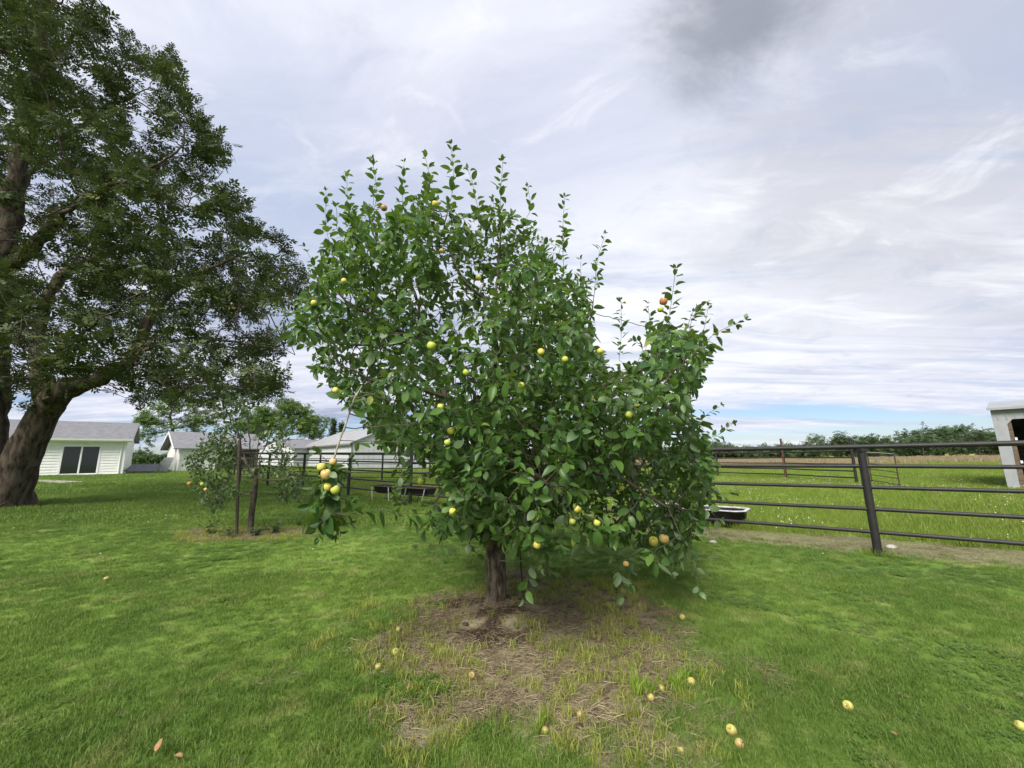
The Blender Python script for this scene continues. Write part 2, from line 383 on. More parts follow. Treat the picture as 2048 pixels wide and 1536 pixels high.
def apple_mat(name, base, blush, blush_amt):
    m = bpy.data.materials.new(name); m.use_nodes = True; t = m.node_tree; p = t.nodes['Principled BSDF']
    tcn = t.nodes.new('ShaderNodeTexCoord'); oi = t.nodes.new('ShaderNodeObjectInfo')
    sp = nd(t, 'ShaderNodeSeparateXYZ', {0: tcn.outputs['Object']})
    nz = nd(t, 'ShaderNodeTexNoise', {'Vector': tcn.outputs['Object'], 'Scale': 30.0, 'Detail': 4.0})
    g = mth(t, 'ADD', mth(t, 'MULTIPLY', sp.outputs[0], 14.0), mth(t, 'MULTIPLY', nz.outputs[0], 0.8))
    k = mth(t, 'MULTIPLY', sstep(t, g, 0.0, 0.9), blush_amt)
    c = mixc(t, k, base, blush)
    fl = nd(t, 'ShaderNodeTexVoronoi', {'Vector': tcn.outputs['Object'], 'Scale': 130.0})
    c = mixc(t, mth(t, 'MULTIPLY', sstep(t, fl.outputs['Distance'], 0.0, 0.22, 1.0, 0.0), 0.35), c, (0.45, 0.36, 0.18))
    link(t, c, p.inputs['Base Color']); p.inputs['Roughness'].default_value = 0.38; p.inputs['Specular IOR Level'].default_value = 0.4
    p.inputs['Subsurface Weight'].default_value = 0.08; p.inputs['Subsurface Radius'].default_value = (0.01, 0.008, 0.003)
    return m
M['ap_green'] = apple_mat('green_apple_skin', (0.38, 0.46, 0.08), (0.48, 0.46, 0.08), 0.6)
M['ap_yellow'] = apple_mat('yellow_apple_skin', (0.55, 0.54, 0.10), (0.60, 0.44, 0.11), 0.5)
M['ap_orange'] = apple_mat('orange_apple_skin', (0.58, 0.48, 0.14), (0.58, 0.32, 0.14), 0.7)
M['wf_green'] = apple_mat('green_windfall_skin', (0.34, 0.38, 0.09), (0.30, 0.22, 0.08), 0.7)
M['wf_yellow'] = apple_mat('yellow_windfall_skin', (0.45, 0.44, 0.11), (0.34, 0.23, 0.09), 0.7)
M['wf_orange'] = apple_mat('browning_windfall_skin', (0.43, 0.36, 0.13), (0.33, 0.19, 0.09), 0.8)
M['wf_red'] = apple_mat('brown_red_windfall_skin', (0.42, 0.25, 0.11), (0.26, 0.12, 0.07), 0.9)
M['ap_red'] = apple_mat('red_apple_skin', (0.46, 0.28, 0.10), (0.42, 0.15, 0.08), 0.8)
#@@GROUND
# ------------------------------------------------------------------ ground
def axis(lo, hi, a, b, fine, grow):
    c = list(np.arange(a, b, fine))
    v = c[-1]; s = fine
    while v < hi: s = fine+grow*(v-b if v > b else 0); v += s; c.append(v)
    v = c[0]; L = []
    while v > lo: s = fine+grow*(a-v if v < a else 0); v -= s; L.append(v)
    return np.array(L[::-1]+c)
xs = axis(-2500, 2500, -2.6, 3.0, 0.055, 0.05); ys = axis(-300, 3500, 1.8, 6.2, 0.055, 0.045)
GX, GY = np.meshgrid(xs, ys)
GZ = surface(GX, GY)
nx, ny = len(xs), len(ys)
idx = np.arange(nx*ny).reshape(ny, nx)
quads = np.stack([idx[:-1, :-1], idx[:-1, 1:], idx[1:, 1:], idx[1:, :-1]], -1).reshape(-1, 4)
def pasture_mask(x, y): return sm(behind_fence(x, y), 0.2, 0.8)
gxf, gyf = GX.ravel(), GY.ravel()
bf = behind_fence(gxf, gyf)
tan_m = sm(gyf+(fbm(gxf*0.05, gyf*0.05, 61)-0.5)*18, 44, 52)*(1-sm(gyf, 150, 200))*sm(gxf, 2, 12)
m = bpy.data.materials.new('ground_cover'); m.use_nodes = True; t = m.node_tree; p = t.nodes['Principled BSDF']
geo = t.nodes.new('ShaderNodeNewGeometry'); pos = geo.outputs['Position']
def A(n): return nd(t, 'ShaderNodeAttribute', attribute_name=n).outputs['Fac']
n1 = nd(t, 'ShaderNodeTexNoise', {'Vector': pos, 'Scale': 0.55, 'Detail': 4.0, 'Roughness': 0.6}).outputs[0]
n2 = nd(t, 'ShaderNodeTexNoise', {'Vector': pos, 'Scale': 3.1, 'Detail': 3.0}).outputs[0]
n3 = nd(t, 'ShaderNodeTexNoise', {'Vector': pos, 'Scale': 28.0, 'Detail': 6.0, 'Roughness': 0.7}).outputs[0]
n4 = nd(t, 'ShaderNodeTexNoise', {'Vector': pos, 'Scale': 0.12, 'Detail': 5.0, 'Roughness': 0.65}).outputs[0]
def gmix(a, b, c):
    col = mixc(t, mth(t, 'ADD', mth(t, 'MULTIPLY', sstep(t, n1, 0.35, 0.65), 0.5), mth(t, 'MULTIPLY', n3, 0.5)), a, b)
    return mixc(t, mth(t, 'MULTIPLY', sstep(t, n2, 0.52, 0.72), 0.7), col, c)
lawn = gmix(tuple(v*0.75 for v in LAWN_A), LAWN_B, LAWN_C)
past = gmix(tuple(v*0.8 for v in PAST_A), PAST_B, PAST_C)
past = mixc(t, sstep(t, n4, 0.45, 0.65, 0.0, 0.5), past, (0.20, 0.25, 0.07))
col = mixc(t, A('pasture'), lawn, past)
tanc = mixc(t, sstep(t, n4, 0.4, 0.6), (0.36, 0.30, 0.16), (0.40, 0.34, 0.15))
col = mixc(t, A('tan'), col, tanc)
hay = mixc(t, sstep(t, n3, 0.35, 0.65), (0.16, 0.175, 0.07), (0.32, 0.30, 0.16))
col = mixc(t, A('hay'), col, hay)
soil = mixc(t, sstep(t, n3, 0.3, 0.7), (0.090, 0.068, 0.046), (0.220, 0.178, 0.118))
soil = mixc(t, sstep(t, n2, 0.4, 0.65), soil, (0.31, 0.27, 0.165))
col = mixc(t, A('dirt'), col, soil)
dark_soil = mixc(t, sstep(t, n3, 0.3, 0.7), (0.034, 0.025, 0.018), (0.085, 0.062, 0.044))
col = mixc(t, A('dug'), col, dark_soil)
link(t, col, p.inputs['Base Color']); p.inputs['Roughness'].default_value = 0.95; p.inputs['Specular IOR Level'].default_value = 0.1
bp = nd(t, 'ShaderNodeBump', {'Height': n3, 'Strength': 0.8, 'Distance': 0.04}); link(t, bp.outputs[0], p.inputs['Normal'])
def dug_mask(x, y):
    a = np.exp(-(((x-TB[0]+0.02)/0.32)**2+((y-TB[1]+0.62)/0.22)**2))
    b = np.exp(-(((x-TB[0]+0.30)/0.55)**2+((y-TB[1]-0.12)/0.16)**2))*0.8
    c = np.exp(-(((x-TB[0]-0.2)/0.45)**2+((y-TB[1]+0.25)/0.22)**2))*0.7
    return sm(np.maximum(np.maximum(a, b), c)+(fbm(x*6, y*6, 77)-0.5)*0.7, 0.34, 0.6)
me = np_mesh('ground', np.stack([gxf, gyf, GZ.ravel()], 1), [quads], m, {
    'dirt': dirt_mask(gxf, gyf), 'hay': hay_mask(gxf, gyf), 'pasture': pasture_mask(gxf, gyf), 'tan': tan_m, 'dug': dug_mask(gxf, gyf)}, smooth=True)
tag(ob('ground', me), kind='structure')

# concrete walk in front of the house
walk = []
for s, w in ((60, 0.35), (100, 0.35), (150, 0.3)):
    walk.append(ground(s, 962+(s-60)*0.045))
mb = MB()
for a, b in zip(walk[:-1], walk[1:]):
    mb.hexa([(a[0]-.1, a[1]-.45, a[2]-.1), (b[0]+.1, b[1]-.45, b[2]-.1), (b[0]+.1, b[1]+.45, b[2]-.1), (a[0]-.1, a[1]+.45, a[2]-.1)],
            [(a[0]-.1, a[1]-.45, a[2]+.06), (b[0]+.1, b[1]-.45, b[2]+.06), (b[0]+.1, b[1]+.45, b[2]+.06), (a[0]-.1, a[1]+.45, a[2]+.06)])
tag(mb.build('path', M['concrete']), kind='structure')

# ------------------------------------------------------------------ tree machinery
class Tree:
    def __init__(s): s.p = []; s.par = []
    def node(s, p, par): s.p.append(np.array(p, float)); s.par.append(par); return len(s.p)-1
    def line(s, pts, par, step):
        for a, b in zip(pts[:-1], pts[1:]):
            a = np.array(a, float); b = np.array(b, float); n = max(1, int(round(np.linalg.norm(b-a)/step)))
            for k in range(1, n+1): par = s.node(a+(b-a)*k/n, par)
        return par
    def smooth_line(s, pts, par, step, wob=0.0):
        P = [np.array(q, float) for q in pts]; P = [2*P[0]-P[1]]+P+[2*P[-1]-P[-2]]
        for i in range(1, len(P)-2):
            n = max(1, int(round(np.linalg.norm(P[i+1]-P[i])/step)))
            for k in range(1, n+1):
                u = k/n
                q = 0.5*((2*P[i])+(-P[i-1]+P[i+1])*u+(2*P[i-1]-5*P[i]+4*P[i+1]-P[i+2])*u*u+(-P[i-1]+3*P[i]-3*P[i+1]+P[i+2])*u**3)
                par = s.node(q+rng.normal(0, wob, 3) if wob else q, par)
        return par
    def colonize(s, At, step, infl, kill, iters, bias=(0, 0, 0.0), wob=0.15, root0=0):
        At = np.array(At); N = len(At)
        P = np.array(s.p)
        best = np.full(N, 1e9); bi = np.zeros(N, int)
        def upd(new):
            for c in range(0, len(new), 256):
                ids = np.array(new[c:c+256]); Q = np.array([s.p[i] for i in ids])
                d = np.linalg.norm(At[:, None]-Q[None], axis=2); j = d.argmin(1); dm = d[np.arange(N), j]
                b = dm < best; best[b] = dm[b]; bi[b] = ids[j[b]]
        upd(list(range(root0, len(s.p))))
        alive = best > kill
        used = {}
        for it in range(iters):
            act = alive & (best < infl)
            if not act.any():
                break
            dirs = {}
            ia = np.nonzero(act)[0]
            V = At[ia]-np.array([s.p[i] for i in bi[ia]]); V /= np.linalg.norm(V, axis=1)[:, None]+1e-9
            for i, v in zip(bi[ia], V):
                dirs[i] = dirs.get(i, 0)+v
            new = []
            for i, v in dirs.items():
                if used.get(i, 0) > 3: continue
                used[i] = used.get(i, 0)+1
                v = v/(np.linalg.norm(v)+1e-9)+np.array(bias)+rng.normal(0, wob, 3)
                v /= np.linalg.norm(v)+1e-9
                new.append(s.node(s.p[i]+v*step, i))
            if not new: break
            upd(new); alive &= best > kill
        return s
    def finish(s, tip_r, expo=2.3, rmax=None):
        n = len(s.p); s.P = np.array(s.p); s.ch = [[] for _ in range(n)]
        for i, q in enumerate(s.par):
            if q >= 0: s.ch[q].append(i)
        w = np.zeros(n); s.h = np.zeros(n, int)
        for i in range(n-1, -1, -1):
            if not s.ch[i]: w[i] = tip_r**expo
            else: w[i] = sum(w[c] for c in s.ch[i])+(tip_r*0.25)**expo; s.h[i] = 1+max(s.h[c] for c in s.ch[i])
        s.w = w; s.r = w**(1/expo)
        return s
    def tubes(s, sel=None, rscale=1.0, knob=0.0):
        """tube surfaces for every chain; returns V, quads"""
        V = []; F = []; b = 0
        n = len(s.p)
        def main(i): return max(s.ch[i], key=lambda c: s.w[c]) if s.ch[i] else -1
        starts = [i for i in range(n) if s.par[i] < 0 or main(s.par[i]) != i]
        for st in starts:
            ch = [s.par[st]] if s.par[st] >= 0 else []
            i = st
            while i >= 0: ch.append(i); i = main(i)
            if len(ch) < 2: continue
            R = s.r[ch].copy()*rscale
            if s.par[st] >= 0: R[0] = R[1]*1.15
            if sel is not None and not sel(R.max(), st): continue
            Q = s.P[ch]
            k = 4 if R.max() < 0.006 else 5 if R.max() < 0.02 else 7 if R.max() < 0.06 else 12 if R.max() < .2 else 20
            T = np.gradient(Q, axis=0); T /= np.linalg.norm(T, axis=1)[:, None]+1e-9
            a = np.array([0.31, 0.9, 0.2]); nn = np.cross(T[0], a); nn /= np.linalg.norm(nn)+1e-9
            an = np.arange(k)*2*math.pi/k
            for j in range(len(ch)):
                nn = nn-T[j]*(nn@T[j]); nn /= np.linalg.norm(nn)+1e-9; bb = np.cross(T[j], nn)
                rr = R[j]*(1+knob*(fbm(np.cos(an)*2.2+Q[j][0]*1.7+7, np.sin(an)*2.2+Q[j][2]*2.1+j*0.03, 5)-0.5)) if knob else np.full(k, R[j])
                V.append(Q[j]+rr[:, None]*(np.cos(an)[:, None]*nn+np.sin(an)[:, None]*bb))
            for j in range(len(ch)-1):
                r0 = b+j*k+np.arange(k); r1 = b+j*k+(np.arange(k)+1) % k
                F.append(np.stack([r0, r1, r1+k, r0+k], 1))
            b += k*len(ch)
        return np.concatenate(V), np.concatenate(F)

def leaf_variant(L, w, fold, curl, twist, petiole=0.25):
    """one leaf: petiole along +y, blade folded along the midrib; returns verts, tris, quads"""
    ys_ = np.array([0, .1, .28, .5, .72, .88, 1.0]); ws = np.array([0, .27, .46, .5, .39, .2, 0])*w
    pet = petiole*L
    def pt(u, side):
        y = u*L; z = -curl*L*u*u; x = side
        z += abs(side)*math.tan(fold)
        c, s_ = math.cos(twist*u), math.sin(twist*u)
        return (x*c-z*s_*0.3, pet+y, z+x*s_)
    v = [pt(u, 0) for u in ys_] + [pt(u, -q) for u, q in zip(ys_[1:6], ws[1:6])] + [pt(u, q) for u, q in zip(ys_[1:6], ws[1:6])]
    tr = [(0, 1, 7), (5, 6, 11), (0, 12, 1), (5, 16, 6)]
    qd = [(k, k+1, k+7, k+6) for k in range(1, 5)]+[(k, k+11, k+12, k+1) for k in range(1, 5)]
    # orientation: upper side +z
    pw = 0.012*L
    b = len(v); v += [(-pw, 0, 0.02*L), (pw, 0, 0.02*L), (pw, pet, 0), (-pw, pet, 0)]; qd.append((b, b+1, b+2, b+3))
    V_ = np.array(v)
    def fix(fs):
        out = []
        for f in fs:
            a, b_, c = V_[f[0]], V_[f[1]], V_[f[2]]
            out.append(f if np.cross(b_-a, c-a)[2] > 0 else f[::-1])
        return np.array(out)
    return V_, fix(tr), fix(qd)
def frames(D, Nn):
    D = D/np.linalg.norm(D, axis=1)[:, None]
    X = np.cross(D, Nn); X /= np.linalg.norm(X, axis=1)[:, None]+1e-9
    Z = np.cross(X, D)
    return np.stack([X, D, Z], 2)          # columns x,y,z
def scatter(variants, P, B, S, vid, rand):
    """bake copies of the variants into one vertex/face set"""
    Vs = []; T = []; Q = []; R = []; b = 0
    for k, (v, tr, qd) in enumerate(variants):
        s_ = np.nonzero(vid == k)[0]
        if not len(s_): continue
        W_ = np.einsum('nij,kj->nki', B[s_], v)*S[s_][:, None, None]+P[s_][:, None, :]
        Vs.append(W_.reshape(-1, 3)); R.append(np.repeat(rand[s_], len(v)))
        o = b+np.arange(len(s_))[:, None, None]*len(v)
        if len(tr): T.append((o+tr[None]).reshape(-1, 3))
        if len(qd): Q.append((o+qd[None]).reshape(-1, 4))
        b += len(s_)*len(v)
    F = []
    if T: F.append(np.concatenate(T))
    if Q: F.append(np.concatenate(Q))
    return np.concatenate(Vs), F, np.concatenate(R)
def in_poly(px, py, poly):
    px = np.asarray(px); py = np.asarray(py); c = np.zeros(px.shape, bool); n = len(poly)
    for i in range(n):
        x0, y0 = poly[i]; x1, y1 = poly[(i+1) % n]
        if y0 == y1: continue
        k = ((y0 > py) != (y1 > py)) & (px < (x1-x0)*(py-y0)/(y1-y0)+x0); c ^= k
    return c
def rnd_unit(n):
    v = rng.normal(0, 1, (n, 3)); return v/np.linalg.norm(v, axis=1)[:, None]
#@@BUILD
# ------------------------------------------------------------------ buildings
def gable_shell(root, L, W, H, rise, wall_m, roof_m, over=0.35, gover=0.3, thick=0.10, ribs=0.0, rib_m=None):
    """ridge along local x, eaves at y=0 and y=W; parts wall and roof"""
    mb = MB(); mb.prism([(0, 0, -0.4), (0, W, -0.4), (0, W, H), (0, W/2, H+rise), (0, 0, H)], (L, 0, 0))
    if ribs:
        for x_ in np.arange(ribs/2, L, ribs):
            mb.box(x_-.02, x_+.02, -0.022, -0.002, 0, H-.02); mb.box(x_-.02, x_+.02, W+.002, W+.022, 0, H-.02)
        for y_ in np.arange(ribs/2, W, ribs):
            hh = H+rise*(1-abs(y_-W/2)/(W/2))-.05
            mb.box(-0.022, -0.002, y_-.02, y_+.02, 0, hh); mb.box(L+.002, L+.022, y_-.02, y_+.02, 0, hh)
    wall = mb.build('wall', wall_m, root)
    sl = rise/(W/2); mb = MB()
    for sgn in (0, 1):
        y0 = -over if sgn == 0 else W+over
        z0 = H-over*sl+0.012; yr = W/2; zr = H+rise+0.012
        x0, x1 = -gover, L+gover
        bot = [(x0, y0, z0), (x1, y0, z0), (x1, yr, zr), (x0, yr, zr)]
        top = [(a, b, c+thick) for a, b, c in bot]
        if sgn: bot = bot[::-1]; top = top[::-1]
        mb.hexa(bot, top)
        if ribs:
            for x_ in np.arange(x0+.3, x1, 0.9):
                mb.hexa([(x_, y0, z0+thick), (x_+.05, y0, z0+thick), (x_+.05, yr, zr+thick), (x_, yr, zr+thick)], [(x_, y0, z0+thick+.03), (x_+.05, y0, z0+thick+.03), (x_+.05, yr, zr+thick+.03), (x_, yr, zr+thick+.03)])
    mb.box(-gover, L+gover, W/2-.12, W/2+.12, H+rise+thick-.015, H+rise+thick+.035)
    roof = mb.build('roof', roof_m, root)
    return wall, roof

# white house behind the shade tree: local x runs along the front to the right corner at 0, y back
hz = float(terrain(-29.7, 31.0))
HA = math.radians(40)
house = empty('white_house', (-29.7, 31.0, hz), HA)
tag(house, 'low white sided house with grey shingle roof and sliding glass door behind the big tree', 'house')
HL, HW, HH, HR = 15.0, 7.5, 2.72, 1.35
sub = MB(); sub.prism([(-HL, 0, -0.5), (-HL, HW, -0.5), (-HL, HW, HH), (-HL, HW/2, HH+HR), (-HL, 0, HH)], (HL, 0, 0))
d0, d1, dz0, dz1 = -3.22, -1.38, 0.10, 2.10
ch = 0.20; k = 0
z_ = 0.06
while z_ < HH-0.03:
    z2 = min(z_+ch, HH-0.005)
    segs = [(-HL, 0)] if z_ >= dz1+.08 else [(-HL, d0-.09), (d1+.09, 0)]
    for a, b in segs:
        sub.prism([(a, -0.004, z_), (a, -0.045, z_), (a, -0.010, z2), (a, -0.004, z2)], (b-a, 0, 0))
    sub.prism([(0.004, 0, z_), (0.030, 0, z_), (0.010, 0, z2), (0.004, 0, z2)], (0, HW, 0))
    z_ += ch
sub.build('wall', M['siding'], house)
mb = MB(); sl_ = HR/(HW/2); ov = 0.45
for y0, yr in ((-ov, HW/2), (HW+ov, HW/2)):
    z0 = HH-ov*sl_+0.02; zr = HH+HR+0.02
    bot = [(-HL-.3, y0, z0), (0.35, y0, z0), (0.35, yr, zr), (-HL-.3, yr, zr)]; top = [(a, b, c+.07) for a, b, c in bot]
    if y0 > 0: bot = bot[::-1]; top = top[::-1]
    mb.hexa(bot, top)
n_c = 22
for i in range(n_c):                                     # shingle courses, real laps
    f0, f1 = i/n_c, (i+1)/n_c+0.01
    ya, yb = -ov+(HW/2+ov)*f0, min(-ov+(HW/2+ov)*f1, HW/2)
    za, zb = HH-ov*sl_+.092+(HW/2+ov)*f0*sl_, HH-ov*sl_+.092+(yb+ov)*sl_
    mb.hexa([(-HL-.3, ya, za), (.35, ya, za), (.35, yb, zb), (-HL-.3, yb, zb)], [(-HL-.3, ya, za+.016), (.35, ya, za+.016), (.35, yb, zb+.003), (-HL-.3, yb, zb+.003)])
roof = mb.build('roof', M['shingle'], house)
MB().box(-HL-.3, 0.35, -ov-.025, -ov-.002, HH-ov*sl_-.13, HH-ov*sl_+.085).build('fascia', M['trim'], house)
mb = MB(); mb.prism([(-HL-.32, -ov-.028, HH-ov*sl_+.08), (-HL-.32, -ov-.15, HH-ov*sl_+.08), (-HL-.32, -ov-.12, HH-ov*sl_-.05), (-HL-.32, -ov-.028, HH-ov*sl_-.05)], (HL+.7, 0, 0)); mb.build('gutter', M['trim'], house)
MB().box(-HL-.3, 0.33, -ov, -.003, HH-ov*sl_-.13, HH-ov*sl_-.10).build('soffit', M['trim'], house)
mb = MB(); mb.prism([(0.33, -ov, HH-ov*sl_-.12), (0.33, HW/2, HH+HR-.14), (0.33, HW/2, HH+HR+.06), (0.33, -ov, HH-ov*sl_+.085)], (0.03, 0, 0)); mb.build('barge_board', M['trim'], house)
MB().box(-0.11, 0.045, -0.045, -0.031, 0, HH-.01).box(0.031, 0.045, -0.045, 0.11, 0, HH-.01).build('corner_board', M['trim'], house)
mb = MB(); mb.tube([(-0.22, -ov-.08, HH-ov*sl_-.04), (-0.22, -.12, HH-.42), (-0.22, -.085, HH-.6), (-0.22, -.085, 0.15), (-0.22, -.28, 0.05)], 0.04, 6); mb.build('downspout', M['trim'], house)
door = empty('sliding_door'); door.parent = house
mb = MB(); fw = .07
mb.box(d0-.085, d0, -.05, .02, dz0-.04, dz1+.075).box(d1, d1+.085, -.05, .02, dz0-.04, dz1+.075).box(d0, d1, -.05, .02, dz1, dz1+.075).box(d0, d1, -.06, .02, dz0-.06, dz0)
mb.box((d0+d1)/2-.03, (d0+d1)/2+.03, -.048, .02, dz0, dz1)
for a, b in ((d0, (d0+d1)/2-.03), ((d0+d1)/2+.03, d1)):
    mb.box(a, a+.02, -.035, .02, dz0, dz1).box(b-.02, b, -.035, .02, dz0, dz1).box(a+.02, b-.02, -.035, .02, dz1-.03, dz1).box(a+.02, b-.02, -.035, .02, dz0, dz0+.05)
mb.build('frame', M['frame_white'], door)
for a, b in ((d0+.02, (d0+d1)/2-.05), ((d0+d1)/2+.05, d1-.02)):
    MB().box(a, b, -.032, -.024, dz0+.05, dz1-.03).build('pane', M['glass'], door)
MB().box((d0+d1)/2+.052, (d0+d1)/2+.075, -.075, -.036, dz0+.85, dz0+1.1).build('handle', M['galv'], door)
MB().box(d0-.3, d1+.3, -0.9, -.07, -0.3, 0.03).build('door_step', M['concrete'], house)

# open shed with grey roof, left of the small tree
SA = math.radians(50)
shed = empty('open_shed', (-29.6, 36.0, float(terrain(-29.6, 36))-.05), SA)
tag(shed, 'small shed with grey shingle roof and brown open front behind the small apple tree', 'shed')
L, W_, H_, R_ = 6.3, 5.0, 2.25, 1.35
mb = MB()
mb.box(0, 2.7, 0, .12, -.3, H_).box(0, .12, .12, W_, -.3, H_).box(L-.12, L, .12, W_, -.3, H_).box(.12, L-.12, W_-.12, W_, -.3, H_)
mb.prism([(0.002, .1, H_), (0.002, W_-.1, H_), (0.002, W_/2, H_+R_-.06)], (0.1, 0, 0)); mb.prism([(L-.102, .1, H_), (L-.102, W_-.1, H_), (L-.102, W_/2, H_+R_-.06)], (0.1, 0, 0))
mb.build('wall', M['siding'], shed)
MB().box(2.7, L, -.03, .15, H_-.42, H_+.02).build('header_beam', M['brown_paint'], shed)
for x_ in (2.78, 4.5, L-.14): MB().box(x_-.07, x_+.07, -.01, .13, -.3, H_-.42).build('post', M['brown_paint'], shed)
for x_ in (-0.35,): MB().box(x_-.06, x_+.06, -.3, -.18, -.3, H_-.1).build('porch_post', M['trim'], shed)
mb = MB(); s_ = R_/(W_/2)
for y0 in (-.45, W_+.45):
    z0 = H_-.45*s_+.03; bot = [(-.55, y0, z0), (L+.3, y0, z0), (L+.3, W_/2, H_+R_+.03), (-.55, W_/2, H_+R_+.03)]; top = [(a, b, c+.09) for a, b, c in bot]
    if y0 > 0: bot = bot[::-1]; top = top[::-1]
    mb.hexa(bot, top)
mb.build('roof', M['shingle'], shed)
mb = MB(); z0 = H_-.45*s_
mb.prism([(-.58, -.45, z0-.05), (-.58, W_/2, H_+R_-.08), (-.58, W_/2, H_+R_+.13), (-.58, -.45, z0+.13)], (.027, 0, 0))
mb.prism([(-.58, W_+.45, z0-.05), (-.58, W_/2+.001, H_+R_-.08), (-.58, W_/2+.001, H_+R_+.13), (-.58, W_+.45, z0+.13)], (.027, 0, 0)); mb.build('barge_board', M['trim'], shed)

lb = empty('leaning_board', (-31.0, 35.3, float(terrain(-31, 35.3))), SA)
tag(lb, 'pale grey board leaning against the shed end', 'board')
MB().hexa([(0, 0, 0), (0.8, -0.1, 0), (0.8, .0, 0), (0, .1, 0)], [(.55, .1, 1.25), (1.25, 0, 1.25), (1.25, .1, 1.25), (.55, .2, 1.25)]).build('panel', M['panel_grey'], lb)
MB().box(.1, .16, -.05, .05, 0, .02).build('foot', M['panel_grey'], lb)

# white gabled barn, and the white building behind it
bx, by = -17.9, 45.0
BW, BL, BH, BR = 10.0, 16.0, 2.95, 2.05
barn = empty('white_barn', (bx+.7071*BW, by+.7071*BW, float(terrain(bx, by))), math.radians(135))
tag(barn, 'white metal barn with pale ribbed gable roof seen over the fence', 'barn')
gable_shell(barn, BL, BW, BH, BR, M['metal_white'], M['metal_roof'], 0.3, 0.15, 0.09, ribs=0.6)
MB().box(-.2, BL+.1, BW+.3, BW+.34, BH-.25, BH-.08).build('eave_trim', M['flash'], barn)
mb = MB(); sl_ = BR/(BW/2)
for y0 in (-.3, BW+.3):
    z0 = BH-.3*sl_
    mb.prism([(-.2, y0, z0-.02), (-.2, BW/2, BH+BR-.02), (-.2, BW/2, BH+BR+.12), (-.2, y0, z0+.12)], (.045, 0, 0))
mb.build('rake_trim', M['flash'], barn)
MB().box(-.06, .03, BW-.03, BW+.06, 0, BH-.03).build('corner_trim', M['flash'], barn)
MB().box(-.03, -.024, 0.2, BW-.2, BH-.06, BH).build('girt_line', M['flash'], barn)
mb = MB(); mb.box(-.06, -.025, 3.0, 7.0, 0, 2.6); mb.build('sliding_door', M['metal_white'], barn)

b2 = empty('white_building', (-28.6, 53.0, float(terrain(-27, 53))), math.radians(62))
tag(b2, 'white gabled outbuilding with one small dark window beside the larger white barn', 'outbuilding')
gable_shell(b2, 7.5, 8.0, 2.5, 1.25, M['metal_white'], M['shingle'], 0.3, 0.2, 0.09)
wn = empty('window'); wn.parent = b2
MB().box(3.0, 3.08, -.05, -.003, 1.2, 2.15).box(4.12, 4.2, -.05, -.003, 1.2, 2.15).box(3.08, 4.12, -.05, -.003, 2.07, 2.15).box(3.08, 4.12, -.05, -.003, 1.2, 1.28).build('frame', M['frame_white'], wn)
MB().box(3.08, 4.12, -.02, -.004, 1.28, 2.07).build('pane', M['glass'], wn)

# open fronted barn at the right edge
rb = ground(2021, 978)
rbarn = empty('open_barn', (rb[0], rb[1], rb[2]), math.radians(-51))
tag(rbarn, 'white open-fronted pole barn with timber inside at the right edge of the pasture', 'barn')
RL, RD, RH = 9.0, 6.0, 3.15
mb = MB(); mb.box(.0, RL, 0, .06, RH-.42, RH)                        # header panel
mb.prism([(.30, 0, RH-.62), (.30, 0, RH-.42), (.46, 0, RH-.42)], (0, .06, 0))
mb.prism([(0, 0, -.2), (0, 0, RH-.42), (.30, 0, RH-.42), (.30, 0, RH-.9), (.24, 0, -.2)], (0, .06, 0))
for x_ in np.arange(.1, RL, .23): mb.box(x_-.015, x_+.015, -.02, -.002, RH-.42, RH)
mb.box(-.06, .0, 0, RD, -.2, RH).box(RL, RL+.06, 0, RD, -.2, RH).box(0, RL, RD, RD+.06, -.2, RH+.7)
mb.build('wall', M['grey_panel'], rbarn)
MB().hexa([(-.14, -.18, RH+.02), (RL+.3, -.18, RH+.02), (RL+.3, RD+.3, RH+.75), (-.14, RD+.3, RH+.75)], [(-.14, -.18, RH+.06), (RL+.3, -.18, RH+.06), (RL+.3, RD+.3, RH+.79), (-.14, RD+.3, RH+.79)]).build('roof', M['grey_panel'], rbarn)
MB().box(-.15, RL+.32, -.205, -.183, RH-.03, RH+.065).build('fascia', M['grey_panel'], rbarn)
for x_ in (.32, 3.2, 6.1, 8.8): MB().box(x_-.09, x_+.09, .065, .24, -.2, RH-.43).build('post', M['timber'], rbarn)
for i in range(9):                                                    # board lining of the end bay
    MB().box(.45, RL-.1, RD-.1, RD-.05, .05+i*.21, .05+i*.21+.19).build('board', M['timber'], rbarn)
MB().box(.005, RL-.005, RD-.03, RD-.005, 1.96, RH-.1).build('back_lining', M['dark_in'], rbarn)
for i in range(11):
    MB().box(.01, .05, .3, RD-.1, .05+i*.23, .05+i*.23+.2).build('board', M['timber'], rbarn)
for z_ in (1.0, 1.9): MB().box(.41, .47, .01, .07, z_, z_+.10).build('insulator', M['trim'], rbarn)

up = empty('utility_pole', (at(382, 900, 52)[0], 52, float(terrain(-30, 52))))
tag(up, 'slender weathered utility pole rising behind the shed roof', 'pole')
MB().tube([(0, 0, -.5), (0, 0, 4), (0.02, 0, 7.0)], [.15, .13, .11], 10).build('shaft', M['pole'], up, smooth=True)
MB().box(-.5, .5, -.05, .05, 6.3, 6.42).build('crossarm', M['pole'], up)

